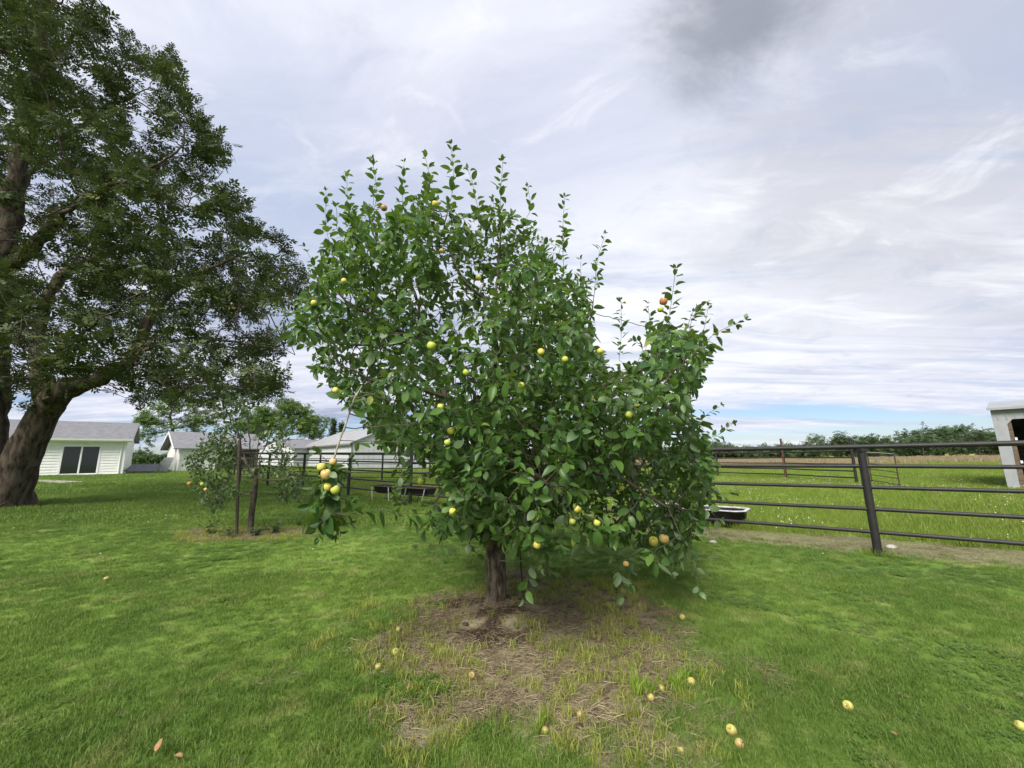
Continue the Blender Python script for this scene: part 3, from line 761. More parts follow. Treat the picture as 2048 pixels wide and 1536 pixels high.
ch_ = ground(279, 946)
cw = empty('sloped_hatch', tuple(ch_), math.radians(30))
tag(cw, 'low grey sloped hatch just right of the white house corner', 'hatch')
MB().prism([(-.9, 0, -.2), (-.9, 1.6, -.2), (-.9, 1.6, .65), (-.9, 0, .1)], (1.8, 0, 0)).build('side_wall', M['concrete'], cw)
MB().hexa([(-.95, -.03, .105), (.95, -.03, .105), (.95, 1.63, .665), (-.95, 1.63, .665)], [(-.95, -.03, .145), (.95, -.03, .145), (.95, 1.63, .705), (-.95, 1.63, .705)]).build('cover', M['shingle'], cw)

# ------------------------------------------------------------------ distant vegetation
def spray_variant(nl, L, lw, spread):
    v = []; tr = []
    for i in range(nl):
        f = i/max(1, nl-1); side = 0 if i == nl-1 else (-1 if i % 2 else 1)
        y0 = L*(0.15+0.6*f); a = side*(spread*(1-0.3*f)); ll = L*0.42*(1.1-0.35*abs(f-.55))
        d = np.array([math.sin(a), math.cos(a), -0.25*abs(side)]); q = np.array([math.cos(a), -math.sin(a), 0])
        o = np.array([0, y0 if side else L*.72, -0.12*L*f*f]); b = len(v)
        v += [o, o+d*ll*.5+q*lw/2+np.array([0, 0, .012]), o+d*ll, o+d*ll*.5-q*lw/2+np.array([0, 0, .012])]
        tr += [(b, b+1, b+2), (b, b+2, b+3)]
    V_ = np.array(v, float); out = []
    for f in tr:
        a, b_, c = V_[f[0]], V_[f[1]], V_[f[2]]; out.append(f if np.cross(b_-a, c-a)[2] > 0 else f[::-1])
    return V_, np.array(out), np.zeros((0, 4), int)
SPRAYS = [spray_variant(7, 1.0, .17, .95), spray_variant(5, 1.0, .2, .8), spray_variant(7, 1.0, .15, 1.1)]

def crown_leaves(C, per, rad, size, matl, name, parent, up=0.5, variants=SPRAYS, stuff=True, keep=None, dz=-.15):
    n = len(C)*per
    P = np.repeat(C, per, 0)+rnd_unit(n)*(rng.random(n)**0.6)[:, None]*rad
    if keep is not None: P = P[keep(P)]; n = len(P)
    D = rnd_unit(n); D[:, 2] = D[:, 2]*0.6+dz
    Nn = rnd_unit(n)*0.7+np.array([0, 0, up])
    B = frames(D, Nn); S = size*(0.65+0.7*rng.random(n))
    V, F, R = scatter(variants, P, B, S, rng.integers(0, len(variants), n), rng.random(n))
    o = ob(name, np_mesh(name, V, F, matl, {'rand': R}), parent)
    if stuff: tag(o, kind='stuff')
    return o
def simple_tree(name, label, cat, base, trunk_pts, blobs, n_at, step, tip_r, leaf, per, rad, matl, bark, group=None, kill=None):
    root = empty(name, tuple(base)); tag(root, label, cat, group)
    At = []
    w = np.array([b[1][0]*b[1][1]*b[1][2] for b in blobs]); w = w/w.sum()
    for (c, r), k in zip(blobs, (w*n_at).astype(int)+3):
        q = rnd_unit(k)*(rng.random(k)**0.4)[:, None]*np.array(r)+np.array(c); At.append(q)
    At = np.concatenate(At)
    T = Tree(); i = T.node(trunk_pts[0], -1); T.smooth_line(trunk_pts, i, step)
    T.colonize(At, step, 99, kill or step*1.4, 90, wob=.12)
    T.finish(tip_r)
    V, Q = T.tubes()
    base = np.array(base)
    ob('trunk', np_mesh('trunk', V-base, [Q], bark, smooth=True), root)
    tips = T.P[T.h <= 1]
    o = crown_leaves(tips, per, rad, leaf, matl, 'crown', root); o.data.transform(Matrix.Translation(tuple(-base)))
    return root

def gp(px, Y): q = at(px, 930, Y); return np.array([q[0], Y, float(terrain(q[0], Y))-.05])
# light green tree between house and shed
b_ = gp(350, 40)
simple_tree('yard_tree', 'loose light green tree with forked trunk between the white house and shed', 'tree', b_,
    [b_, at(350, 890, 40), at(345, 860, 40), at(340, 830, 40)],
    [(at(330, 835, 39), (2.6, 2.4, 1.6)), (at(300, 870, 39), (1.6, 2, 1.3)), (at(385, 840, 41), (2.2, 2, 1.5)), (at(350, 800, 40), (2.6, 2.4, 1.6)), (at(420, 825, 41), (1.6, 1.6, 1.2))],
    210, .35, .02, .42, 24, .55, M['far_leaf'], M['big_bark'])
# round tree behind the shed and barn
b_ = gp(560, 62)
simple_tree('round_tree', 'dense rounded green tree rising behind the white buildings', 'tree', b_,
    [b_, at(560, 900, 62), at(560, 860, 62)],
    [(at(540, 845, 61), (3.2, 3, 2.6)), (at(590, 835, 62), (3.2, 3, 2.8)), (at(505, 850, 63), (2.4, 2.4, 2.0)), (at(575, 815, 62), (2.4, 2.4, 1.6)), (at(615, 855, 62), (2.0, 2.2, 1.8))],
    260, .55, .03, .75, 28, 1.0, M['far_leaf'], M['big_bark'])
b_ = gp(640, 66)
simple_tree('round_tree', 'lower bushy green tree at the barn roof, right of the rounded tree', 'tree', b_,
    [b_, at(640, 900, 66), at(640, 870, 66)], [(at(632, 850, 66), (2.4, 2.2, 1.9)), (at(650, 862, 66), (1.6, 1.8, 1.3))],
    90, .55, .03, .7, 18, .8, M['far_leaf'], M['big_bark'])
for i, (px, py, lab) in enumerate(((662, 838, 'taller pointed conifer top above the white barn roof'), (679, 847, 'shorter pointed conifer just right of the taller one above the barn'))):
    b_ = gp(px, 75); tp = at(px, py, 75); h = tp[2]-b_[2]
    root = empty('conifer', tuple(b_)); tag(root, lab, 'conifer', 'conifers behind the barn')
    MB().tube([(0, 0, 0), (0, 0, h*.98)], [.16, .02], 7).build('trunk', M['big_bark'], root)
    C = []
    for z in np.arange(h*.25, h, .28):
        r = (h-z)*.22
        for a in np.arange(0, 6.28, .55): C.append((math.cos(a+z*3)*r*.6, math.sin(a+z*3)*r*.6, z-.1*r))
    crown_leaves(np.array(C), 4, .35, .5, M['conifer'], 'crown', root)
# hedge
h0, h1 = gp(268, 50), gp(356, 50)
hd = empty('hedge', tuple((h0+h1)/2)); tag(hd, 'dark clipped hedge between the white house and the shed', 'hedge')
mid = (h0+h1)/2; ln = np.linalg.norm(h1-h0)
C = np.stack([(rng.random(420)-.5)*ln, (rng.random(420)-.5)*1.3, rng.random(420)*(1.45)], 1); C[:, 2] *= 0.9+.2*fbm(C[:, 0]*.7, C[:, 0]*0, 4)
crown_leaves(C, 12, .28, .3, M['hedge'], 'foliage', hd)
mb = MB()
for x_ in np.arange(-ln/2+.3, ln/2, .6): mb.tube([(x_, 0, -.1), (x_+.05, .05, 1.1)], [.04, .02], 5)
mb.build('stems', M['big_bark'], hd)

# woods along the far side of the pasture: one mass, with the outstanding crowns as trees of their own
def wood(pxs, Y, hs, name):
    C = []
    for px, hgt in zip(pxs, hs):
        b_ = gp(px, Y); n = int(34)
        r = rnd_unit(n)*np.array([3.2, 2.6, hgt*.48])*(rng.random(n)**.35)[:, None]
        C.append(b_+np.array([0, rng.normal(0, 2.5), hgt*.52])+r)
    o = crown_leaves(np.concatenate(C), 14, 1.1, .95, M['wood_leaf'], name, None, up=.8)
    return o
px_r = np.arange(860, 2140, 16) + rng.normal(0, 5, 80)
hs = np.interp(px_r, [860, 1300, 1440, 1480, 1560, 1640, 1720, 1800, 1990, 2140], [4.2, 4.0, 4.6, 3.8, 4.0, 5.0, 5.4, 5.8, 6.2, 6.4])*(.62+.85*vnoise(px_r/46, px_r*0, 91))
tag(wood(px_r, 105, hs, 'woods'), 'dark band of distant woods along the far edge of the pasture', 'woods', kind='stuff')
px_l = np.arange(-500, 860, 30); tag(wood(px_l, 150, 4.5+1.5*rng.random(len(px_l)), 'woods'), 'far low woods behind the farm buildings', 'woods', kind='stuff')
for px, top, lab in ((1852, 857, 'open-crowned taller tree in the distant woods, second from the white barn'), (1965, 852, 'tallest tree of the distant woods, beside the open white barn'), (1755, 866, 'taller tree of the distant woods above the dark gate post'), (1905, 868, 'rounded tree between the two tallest crowns of the distant woods'), (1650, 880, 'small tree top in the distant woods left of the dark gate post'), (1450, 884, 'lone low tree top on the horizon just right of the apple tree')):
    b_ = gp(px, 98); tp = at(px, top, 98); h = tp[2]-b_[2]
    simple_tree('far_tree', lab, 'tree', b_, [b_, b_+np.array([0, 0, h*.3]), b_+np.array([.2, 0, h*.55])],
        [(b_+np.array([0, 0, h*.72]), (2.6, 2.4, h*.26)), (b_+np.array([-1.6, 0, h*.6]), (1.8, 2, h*.2)), (b_+np.array([1.7, .3, h*.58]), (1.9, 2, h*.2))],
        70, .7, .035, .95, 9, .8, M['wood_leaf'], M['big_bark'], 'taller trees in the distant woods')
#@@FENCE
# ------------------------------------------------------------------ fences and troughs
def gpt(s, off=0.0):
    q = FR[:2]+FDIR*s+FNRM*off
    return np.array([q[0], q[1], float(terrain(q[0], q[1]))])
RAILS = ((1.585, .036), (1.29, .028), (0.975, .028), (0.655, .028), (0.325, .028))
fence = empty('pipe_fence', tuple(FR))
tag(fence, 'long black five-rail pipe fence running between the lawn and the pasture', 'fence')
nsp = int(round(FLEN/3.35)); sp_ = FLEN/nsp
S_posts = [sp_*k for k in range(-3, nsp+4)]
post_me = {}
for s in S_posts:
    b = gpt(s)-FR
    mb = MB(); mb.tube([(0, 0, -.25), (0, 0, .4), (0, 0, 1.0), (0, 0, 1.545)], .054, 16)
    o = autosmooth(mb.build('post', M['black'], fence)); o.location = tuple(b)
    MB().box(-.05, .05, -.062, .062, 1.51, 1.56).build('saddle_plate', M['black'], o)
for a, b in zip(S_posts[:-1], S_posts[1:]):
    for (h, r) in RAILS:
        pa, pb = gpt(a)-FR, gpt(b)-FR; pa[2] += h; pb[2] += h
        sag = rng.normal(0, .004)
        mid = (pa+pb)/2; mid[2] += sag-.004
        d = (pb-pa)/np.linalg.norm(pb-pa); e = 0.0 if h > 1.5 else .045
        autosmooth(MB().tube([pa+d*e, (pa+mid)/2, mid, (pb+mid)/2, pb-d*e], r, 12).build('rail', M['black'], fence))

def panel_fence(name, label, pts, H, nr, post_r, rail_r, mp, mr, heights=None, cat='fence', group=None):
    root = empty(name, tuple(pts[0])); tag(root, label, cat, group); o0 = np.array(pts[0])
    for q, hh in zip(pts, heights or [H]*len(pts)):
        o = MB().tube([(0, 0, -.2), (0, 0, hh)], post_r, 10).build('post', mp, root); o.location = tuple(np.array(q)-o0); autosmooth(o)
    for a, b in zip(pts[:-1], pts[1:]):
        for i in range(nr):
            z = H*(0.18+0.80*i/(nr-1))
            autosmooth(MB().tube([np.array(a)-o0+[0, 0, z], (np.array(a)+np.array(b))/2-o0+[0, 0, z-.01], np.array(b)-o0+[0, 0, z]], rail_r, 8).build('rail', mr, root))
    return root
def G2(px, Y): q = gp(px, Y); q[2] += .05; return q
panel_fence('corral_fence', 'thin dark corral rails beyond the near fence, ending at a stout dark post', [G2(1120, 34), G2(1290, 31), G2(1434, 28.5), G2(1569, 24.5), G2(1708, 20)], 1.62, 5, .065, .036, M['black'], M['black'], [1.7, 1.7, 1.9, 1.7, 2.2])
rp = empty('rusty_post', tuple(G2(1568, 24.2))); tag(rp, 'rust-brown steel post standing above the corral rails', 'post')
autosmooth(MB().tube([(0, 0, -.2), (0, 0, 1.1), (.0, 0, 2.35)], .055, 10).build('shaft', M['rust'], rp))
autosmooth(MB().tube([(0, 0, 2.35), (0, 0, 2.38)], .06, 10).build('cap', M['rust'], rp))
# stout post hinges and swung gate
g0, g1 = G2(1738, 19.5), G2(1792, 17.6)
gate = empty('corral_gate', tuple(g0)); tag(gate, 'narrow dark rail gate standing ajar right of the stout corral post', 'gate')
dv = g1-g0
for nm, q, hh in (('post', np.zeros(3), 1.55), ('post', dv, 1.5)):
    autosmooth(MB().tube([q+[0, 0, .02], q+[0, 0, hh]], .026, 8).build('upright', M['dark_steel'], gate))
for i in range(6):
    z = .14+i*.26; autosmooth(MB().tube([[0, 0, z+.06], dv*.5+[0, 0, z+.03], dv+[0, 0, z-.02]], .018, 8).build('rail', M['galv'] if i > 3 else M['dark_steel'], gate))
panel_fence('pen_fence', 'thin dark pen rails in front of the white barn, behind the black fence', [G2(470, 26), G2(563, 25), G2(640, 24), G2(765, 23.5), G2(860, 25)], 1.6, 6, .05, .022, M['black'], M['black'])

# bunk feeder: long black trough on metal legs behind the fence
fa = ground(742, 1000); fb = fa+np.array([*(-FDIR*2.9), 0]); 
bk = empty('bunk_feeder', (*(fa[:2]+FNRM*.25), float(terrain(fa[0], fa[1]))), math.atan2(-FDIR[1], -FDIR[0]))
tag(bk, 'long black feed trough on pale metal legs behind the black fence', 'trough')
def trough_mesh(L, W, Hh, z0, th, xe=.12, se=.8):
    prof = []
    for k in range(9):
        a = math.pi*k/8; prof.append((-math.cos(a)*W/2*(.82 if 0 < k < 8 else 1), z0+Hh-(Hh)*math.sin(a)**.6))
    mb = MB(); n = len(prof)
    ring = lambda x, s, dz: [(x, y*s, z0+Hh+(z-z0-Hh)*s+dz) for y, z in prof]
    v = ring(min(.06, xe/3), se, 0)+ring(xe, 1, 0)+ring(L-xe, 1, 0)+ring(L-min(.06, xe/3), se, 0)
    fs = [(i*n+k, i*n+k+1, (i+1)*n+k+1, (i+1)*n+k) for i in range(3) for k in range(n-1)]
    fs += [tuple(range(n)), tuple(range(3*n, 4*n))[::-1]]
    mb.add(v, fs)
    v2 = [(x+(th if i < 2 else -th), y*(1-2*th/W), z+(th if z < z0+Hh-.01 else 0)) for i, blk in enumerate((v[:n], v[n:2*n], v[2*n:3*n], v[3*n:])) for x, y, z in blk]
    mb.add(v2, [tuple(reversed(f)) for f in fs])
    return mb
trough_mesh(2.9, .5, .26, .22, .02).build('trough', M['rubber'], bk, smooth=False)
mb = MB(); z = .485
mb.box(.02, 2.88, -.29, -.245, z-.02, z+.015).box(.02, 2.88, .245, .29, z-.02, z+.015).box(-.02, .02, -.29, .29, z-.02, z+.015).box(2.88, 2.92, -.29, .29, z-.02, z+.015)
mb.build('rim', M['dark_steel'], bk)
for x_ in (.05, 1.0, 1.95, 2.85):
    for y_ in (-.27, .27):
        MB().tube([(x_, y_, z-.02), (x_+(.12 if x_ < 1.4 else -.12), y_*1.15, -.05)], .017, 6).build('leg', M['galv'], bk)
# tub trough with pale rim beside the apple tree
tb = ground(1498, 1060)
tubo = empty('tub_trough', (*(tb[:2]+FNRM*.2), float(terrain(tb[0], tb[1]))), math.atan2(FDIR[1], FDIR[0]))
tag(tubo, 'black tub trough with pale rim lying on cut grass behind the fence', 'trough')
autosmooth(trough_mesh(1.9, .80, .36, -.01, .02, .34, .42).build('basin', M['rubber'], tubo), 50)
mb = MB(); L, W_, c = 1.9, .86, .16; zt = .345
outer = [(0, -W_/2+c), (c, -W_/2), (L-c, -W_/2), (L, -W_/2+c), (L, W_/2-c), (L-c, W_/2), (c, W_/2), (0, W_/2-c)]
inner = [(x_+(L/2-x_)*.06, y_*.86) for x_, y_ in outer]
v = [(x_, y_, zt+.014) for x_, y_ in outer]+[(x_, y_, zt) for x_, y_ in inner]+[(x_, y_, zt+.025) for x_, y_ in outer]+[(x_, y_, zt+.03) for x_, y_ in inner]
fs = []
for i in range(8):
    j = (i+1) % 8; fs += [(16+i, 16+j, 24+j, 24+i), (i, j, 16+j, 16+i), (8+j, 8+i, 24+i, 24+j), (j, i, 8+i, 8+j)]
mb.add(v, fs); mb.build('rim', M['white_rim'], tubo)

# ------------------------------------------------------------------ big shade tree at the left
BB = ground(22, 1014); BY = BB[1]
T = Tree()
big = empty('shade_tree', tuple(BB)); tag(big, 'huge dark shade tree with thick forked trunk filling the left edge', 'tree')
r0 = T.node(at(12, 1022, BY), -1)
def BP(*l): return [at(x_, y_, BY+dy) for x_, y_, dy in l]
stems = []
fork = r0
def limb(start, pts, wob=.03):
    return T.smooth_line([T.p[start]]+BP(*pts), start, .3, wob)
def near(px, py, dy=0):
    q = at(px, py, BY+dy); P = np.array(T.p); return int(np.linalg.norm(P-q, axis=1).argmin())
SA0 = len(T.p)
limb(fork, [(-16, 960, .05), (-18, 850, .1), (-18, 700, .2), (-4, 560, .3), (24, 400, .3), (58, 220, .2), (85, 30, 0), (100, -180, -.3), (95, -400, -.3)])
SB0 = len(T.p)
limb(fork, [(24, 975, -.05), (50, 905, -.2), (84, 830, -.3), (140, 775, -.5), (215, 748, -.6), (262, 722, -.6), (300, 640, -.4), (345, 590, -.2), (420, 540, 0), (500, 500, .2)])
limb(near(82, 830, -.3), [(78, 760, .2), (76, 680, .5), (92, 600, .8), (135, 543, 1.0), (200, 515, 1.2), (290, 470, 1.5), (360, 420, 1.6)])
limb(near(215, 748, -.6), [(290, 702, -1.1), (375, 675, -1.5), (490, 688, -1.9), (590, 705, -2.1)])
limb(near(262, 722, -.6), [(330, 770, -1.6), (400, 772, -2.2), (500, 780, -2.6)])
limb(near(8, 560, .3), [(60, 500, -.8), (140, 420, -1.8), (220, 370, -2.4), (300, 340, -2.6), (350, 305, -2.7)])
limb(near(30, 400, .3), [(100, 300, 1.0), (190, 230, 1.8), (290, 180, 2.2)])
limb(near(58, 220, .2), [(110, 120, -1), (170, 40, -1.6), (210, -60, -2)])
limb(near(-8, 700, .2), [(-90, 600, .6), (-200, 480, .8), (-350, 330, .6)])
limb(near(0, 850, .1), [(-100, 760, -.6), (-260, 700, -1.2), (-420, 660, -1.4)])
limb(near(8, 560, .3), [(-60, 420, 2), (-130, 250, 3), (-150, 80, 3.4)])
limb(near(82, 830, -.3), [(100, 770, -1.6), (80, 740, -2.6), (130, 690, -3.2), (200, 640, -3.5)])
BIG_POLY = [(-760, 300), (-600, -300), (-300, -700), (0, -800), (130, -560), (190, -250), (185, -20), (240, 45), (290, 95), (335, 90), (362, 150), (385, 205), (428, 240), (448, 290), (440, 322), (415, 350), (490, 395), (520, 430), (565, 455), (605, 500), (612, 590), (596, 690), (560, 790), (480, 806), (390, 800), (300, 812), (235, 800), (175, 775), (110, 775), (30, 800), (-80, 810), (-300, 800), (-600, 650)]
n = 26000
Q = np.stack([BB[0]+rng.uniform(-9.5, 11, n), BY+rng.uniform(-5.2, 5.5, n), rng.uniform(2.0, 21, n)], 1)
px, py, dz = project(Q)
ok = in_poly(px, py, BIG_POLY) & (dz > 3)
ok &= np.abs(Q[:, 1]-BY) < 4.0
cl = vnoise(Q[:, 0]*.55+Q[:, 1]*.2, Q[:, 2]*.55+Q[:, 1]*.35, 15)*.7+.3*vnoise(Q[:, 0]*1.3+Q[:, 1]*.5, Q[:, 2]*1.3+Q[:, 1]*.6, 16)
ok &= cl > np.where(py > 520, .42, .50)
ok &= (rng.random(n) < np.where((px < -120) | (py < -150), .35, 1.0))
Q = Q[ok]
Q = Q[rng.permutation(len(Q))[:2700]]
T.colonize(Q, .32, 6.0, .45, 70, bias=(0, 0, .05), wob=.22)
T.finish(.0085, 2.15)
T.r = np.minimum(T.r, .52)
sc_ = .40/T.r[1]
T.r = T.r*np.where(T.r > .06, np.minimum(sc_, 2.2), 1.0)
T.r[0] = .46
for s0_, r_top in ((SA0, .22), (SB0, .26)):             # the two stout stems taper from the foot
    for k_ in range(14): T.r[s0_+k_] = max(T.r[s0_+k_] if k_ > 9 else 0, .44+(r_top-.44)*k_/13)
for i in range(len(T.p)):                              # root flare
    hgt = T.P[i][2]-BB[2]
    if hgt < 1.6: T.r[i] *= 1+.25*math.exp(-max(0, hgt)/.30)
V, F_ = T.tubes(lambda r, s: r > .10, 1.0, .34)
ob('trunk', np_mesh('trunk', V-BB, [F_], M['big_bark'], smooth=True), big)
V, F_ = T.tubes(lambda r, s: r <= .10)
ob('branches', np_mesh('branches', V-BB, [F_], M['big_bark'], smooth=True), big)
tips = T.P[T.h <= 1]
print('big tree nodes', len(T.p), 'tips', len(tips))
o = crown_leaves(tips, 23, .34, .29, M['hickory_leaf'], 'crown', big, up=.75, dz=.12)
o.data.transform(Matrix.Translation(tuple(-BB)))

# ------------------------------------------------------------------ the apple tree
YT = TB[1]
A_ = Tree()
def AP(*l): return [at(x_, y_, YT+dy) for x_, y_, dy in l]
i0 = A_.node(at(992, 1225, YT), -1)
tr_top = A_.smooth_line([A_.p[0]]+AP((992, 1150, 0), (989, 1080, 0), (984, 1000, .02), (978, 930, .03)), i0, .1)
TRUNK_N = len(A_.p)
def nearA(px, py, dy=0):
    q = at(px, py, YT+dy); return int(np.linalg.norm(np.array(A_.p)-q, axis=1).argmin())
def alimb(start, pts, wob=.008): return A_.smooth_line([A_.p[start]]+AP(*pts), start, .1, wob)
alimb(tr_top, [(975, 840, .05), (985, 740, .05), (990, 620, .1), (998, 510, .1), (1003, 440, .1)])
alimb(nearA(978, 930), [(930, 860, -.1), (880, 770, .0), (845, 680, .1), (832, 600, .2), (800, 500, .2), (775, 440, .2)])
alimb(nearA(984, 1000), [(1040, 890, .1), (1090, 820, .2), (1150, 740, .3), (1180, 640, .4), (1195, 560, .4)])
alimb(nearA(978, 930), [(1050, 850, -.2), (1140, 800, -.4), (1230, 760, -.5), (1310, 720, -.5), (1325, 640, -.5)])
alimb(nearA(1230, 760, -.5), [(1300, 790, -.6), (1350, 740, -.6), (1390, 690, -.6)])
alimb(nearA(984, 1000), [(1050, 950, -.4), (1140, 940, -.8), (1240, 960, -1.1), (1330, 1010, -1.2)])
alimb(nearA(984, 1000), [(1010, 940, -.5), (1050, 930, -1.0), (1090, 970, -1.4)])
alimb(nearA(978, 930), [(940, 930, -.5), (900, 960, -.8), (870, 1010, -.9)])
alimb(nearA(975, 840, .05), [(900, 800, -.3), (820, 770, -.5), (740, 760, -.6), (680, 730, -.6)])
alimb(nearA(845, 680, .1), [(760, 640, -.1), (680, 590, -.1), (655, 520, -.1)])
alimb(nearA(845, 680, .1), [(730, 690, .3), (650, 680, .5), (600, 650, .5)])
alimb(nearA(990, 620, .1), [(930, 560, -.1), (890, 480, -.2), (895, 420, -.2)])
alimb(nearA(990, 620, .1), [(1060, 570, .5), (1110, 520, .7), (1128, 470, .7)])
alimb(nearA(975, 840, .05), [(1000, 760, .7), (1040, 700, 1.2), (1060, 620, 1.4)])
alimb(nearA(975, 840, .05), [(930, 760, .8), (880, 700, 1.3), (850, 600, 1.5)])
alimb(nearA(978, 930), [(1070, 900, .6), (1180, 880, .9), (1290, 870, 1.0), (1370, 870, 1.0)])
alimb(nearA(975, 840, .05), [(985, 760, -.5), (1000, 700, -.9), (1010, 640, -1.0)])
alimb(nearA(985, 740, .05), [(1060, 700, -.6), (1120, 660, -.9)])
HANG_START = len(A_.p)
HANG = alimb(nearA(820, 770, -.5), [(770, 755, -.9), (735, 765, -1.2), (708, 800, -1.4), (688, 855, -1.5), (672, 905, -1.55)], .004)
HANG2 = A_.smooth_line([A_.p[HANG]]+AP((664, 940, -1.56), (655, 985, -1.56), (652, 1030, -1.56)), HANG, .06, .004)
N_LIMB = len(A_.p)
MAIN = [(655, 480), (700, 425), (780, 435), (850, 405), (900, 400), (960, 425), (1035, 430), (1075, 500), (1115, 540), (1180, 560), (1178, 640), (1212, 745), (1275, 725), (1325, 655), (1400, 665), (1430, 690), (1400, 760), (1375, 810), (1415, 870), (1425, 960), (1405, 1060), (1370, 1130), (1250, 1135), (1180, 1095), (1110, 1105), (1030, 1095), (960, 1070), (890, 1065), (850, 1050), (905, 990), (860, 915), (775, 890), (700, 810), (630, 745), (575, 665), (600, 590), (640, 555)]
n = 60000
Q = np.stack([rng.uniform(-3.2, 3.2, n), rng.uniform(2.2, 7.2, n), rng.uniform(.45, 5.6, n)], 1)
px, py, dz = project(Q)
ok = in_poly(px, py, MAIN)
hz_ = Q[:, 2]
half = np.interp(hz_, [.4, 1.0, 1.8, 2.6, 3.4, 4.2, 5.2], [1.5, 1.75, 1.85, 1.75, 1.45, 1.05, .6])
lat = np.clip(np.abs(Q[:, 0]-.1)/2.75, 0, 1)
half = half*np.sqrt(1-lat**2*.85)
ok &= np.abs(Q[:, 1]-YT-.05) < half
cl = vnoise(Q[:, 0]*1.6+Q[:, 1]*.5+9, Q[:, 2]*1.6+Q[:, 1]*.7, 33)
ok &= cl > np.interp(hz_, [1.2, 3.0, 4.5], [.26, .36, .40])
# open gap under the crown at the left, where fence and troughs show
ok &= ~((px < 840) & (py > 900))
Q = Q[ok]; lowf = (Q[:, 2] < 1.9) & (Q[:, 1] < YT)
Q = np.concatenate([Q[rng.permutation(len(Q))[:5200]], Q[lowf][:2200]])
A_.colonize(Q, .08, 2.5, .095, 90, bias=(0, 0, .10), wob=.18)
print('apple nodes', len(A_.p), 'attractors', len(Q))
SH = []                                               # leafy shoots beyond the mass of the crown
def shoot(b, tip, dy, dy2=None, leafy=1.0):
    bp_ = at(b[0], b[1], YT+dy); tp = at(tip[0], tip[1], YT+(dy if dy2 is None else dy2))
    P = np.array(A_.p); j = int(np.linalg.norm(P-bp_, axis=1).argmin())
    j = A_.line([P[j], bp_], j, .07) if np.linalg.norm(P[j]-bp_) > .07 else j
    k0 = len(A_.p); m_ = (bp_+tp)/2+rng.normal(0, .05, 3)
    A_.smooth_line([A_.p[j], m_, tp], j, .055)
    SH.append((k0, len(A_.p), leafy))
for b, tp, dy in (((742, 450), (745, 318), .2), ((668, 520), (652, 385), -.1), ((700, 440), (694, 348), .1), ((805, 450), (808, 326), .3), ((850, 430), (850, 308), .0), ((897, 430), (903, 293), -.2),
                  ((962, 450), (936, 338), .0), ((1000, 450), (1006, 320), .1), ((1040, 450), (1056, 376), .2), ((1128, 560), (1130, 392), .6), ((1192, 590), (1209, 472), .4), ((1080, 530), (1086, 478), .4),
                  ((1238, 720), (1242, 602), .2), ((1322, 690), (1352, 534), -.5), ((1395, 720), (1487, 640), -.6), ((1375, 690), (1412, 606), -.5), ((1290, 700), (1296, 612), -.3), ((1345, 720), (1385, 625), -.5),
                  ((1385, 860), (1440, 812), .8), ((1400, 880), (1466, 846), .7), ((640, 580), (612, 498), .0), ((610, 670), (556, 612), .4), ((640, 700), (560, 660), .4), ((1270, 740), (1262, 680), .0),
                  ((860, 1040), (836, 1082), -.9), ((880, 1060), (884, 1112), -.9), ((955, 1060), (962, 1112), -.9), ((1060, 1090), (1056, 1150), -1.3), ((1056, 1150), (1050, 1192), -1.3), ((1110, 1100), (1112, 1150), -1.4),
                  ((1235, 1110), (1245, 1198), -1.2), ((1270, 1110), (1262, 1170), -1.1), ((1370, 1090), (1402, 1188), -1.1), ((1330, 1090), (1345, 1150), -1.1), ((1400, 960), (1465, 985), -.9), ((1395, 1000), (1440, 1040), -.9),
                  ((740, 780), (760, 890), -.7), ((790, 800), (800, 960), -.7), ((820, 880), (800, 985), -.7), ((830, 820), (845, 940), -.7), ((760, 800), (735, 850), -.8), ((880, 900), (880, 980), -.8), ((700, 760), (650, 770), -.7)):
    shoot(b, tp, dy)
# more upright shoots over the upper crown, so the outline is uneven
PP = np.array(A_.p); kids = set(A_.par)
ends = [i for i in range(N_LIMB, len(PP)) if i not in kids and PP[i][2] > 2.6]
for i in rng.permutation(ends)[:95]:
    L_ = rng.uniform(.14, .42); d_ = np.array([rng.normal(0, .22), rng.normal(0, .22), 1.0]); k0 = len(A_.p)
    tip_ = PP[i]+d_*L_; tx, ty, _z = project(tip_[None])
    if not (560 < tx[0] < 1480) or ty[0] < 345 or (1200 < tx[0] < 1290 and ty[0] < 640): continue
    A_.smooth_line([PP[i], PP[i]+d_*L_*.5+rng.normal(0, .02, 3), tip_], int(i), .055); SH.append((k0, len(A_.p), 1.0))
# leafy side twigs of the low hanging branch
for b, tp in (((664, 935), (705, 915)), ((664, 935), (632, 905)), ((655, 985), (702, 1000)), ((655, 985), (592, 1002)), ((652, 1020), (600, 1048)), ((652, 1020), (700, 1046)), ((652, 1030), (640, 1074)), ((652, 1030), (672, 1072)), ((668, 915), (690, 950)), ((655, 985), (625, 960))):
    shoot(b, tp, -1.56, -1.56+rng.normal(0, .1))
# bare dead sticks low on the right
shoot((1355, 1080), (1442, 1118), -1.0, leafy=0); shoot((1330, 1110), (1360, 1145), -1.0, leafy=0)
A_.finish(.0022, 2.2)
A_.r = np.maximum(A_.r, .0022)
sc_ = .098/A_.r[3]
A_.r = np.where(A_.r > .012, .012+(A_.r-.012)*max(.4, (sc_*A_.r[3]-.012)/(A_.r[3]-.012)), A_.r)
for i in range(TRUNK_N):
    hgt = A_.P[i][2]-TB[2]; A_.r[i] *= 1+.30*math.exp(-max(0, hgt)/.09)
# hanging shoot stays slender
for i in range(HANG_START, N_LIMB): A_.r[i] = min(A_.r[i], .0048)
apple = empty('apple_tree', tuple(TB)); tag(apple, 'apple tree in full leaf with yellow fruit in the middle of the lawn', 'tree')
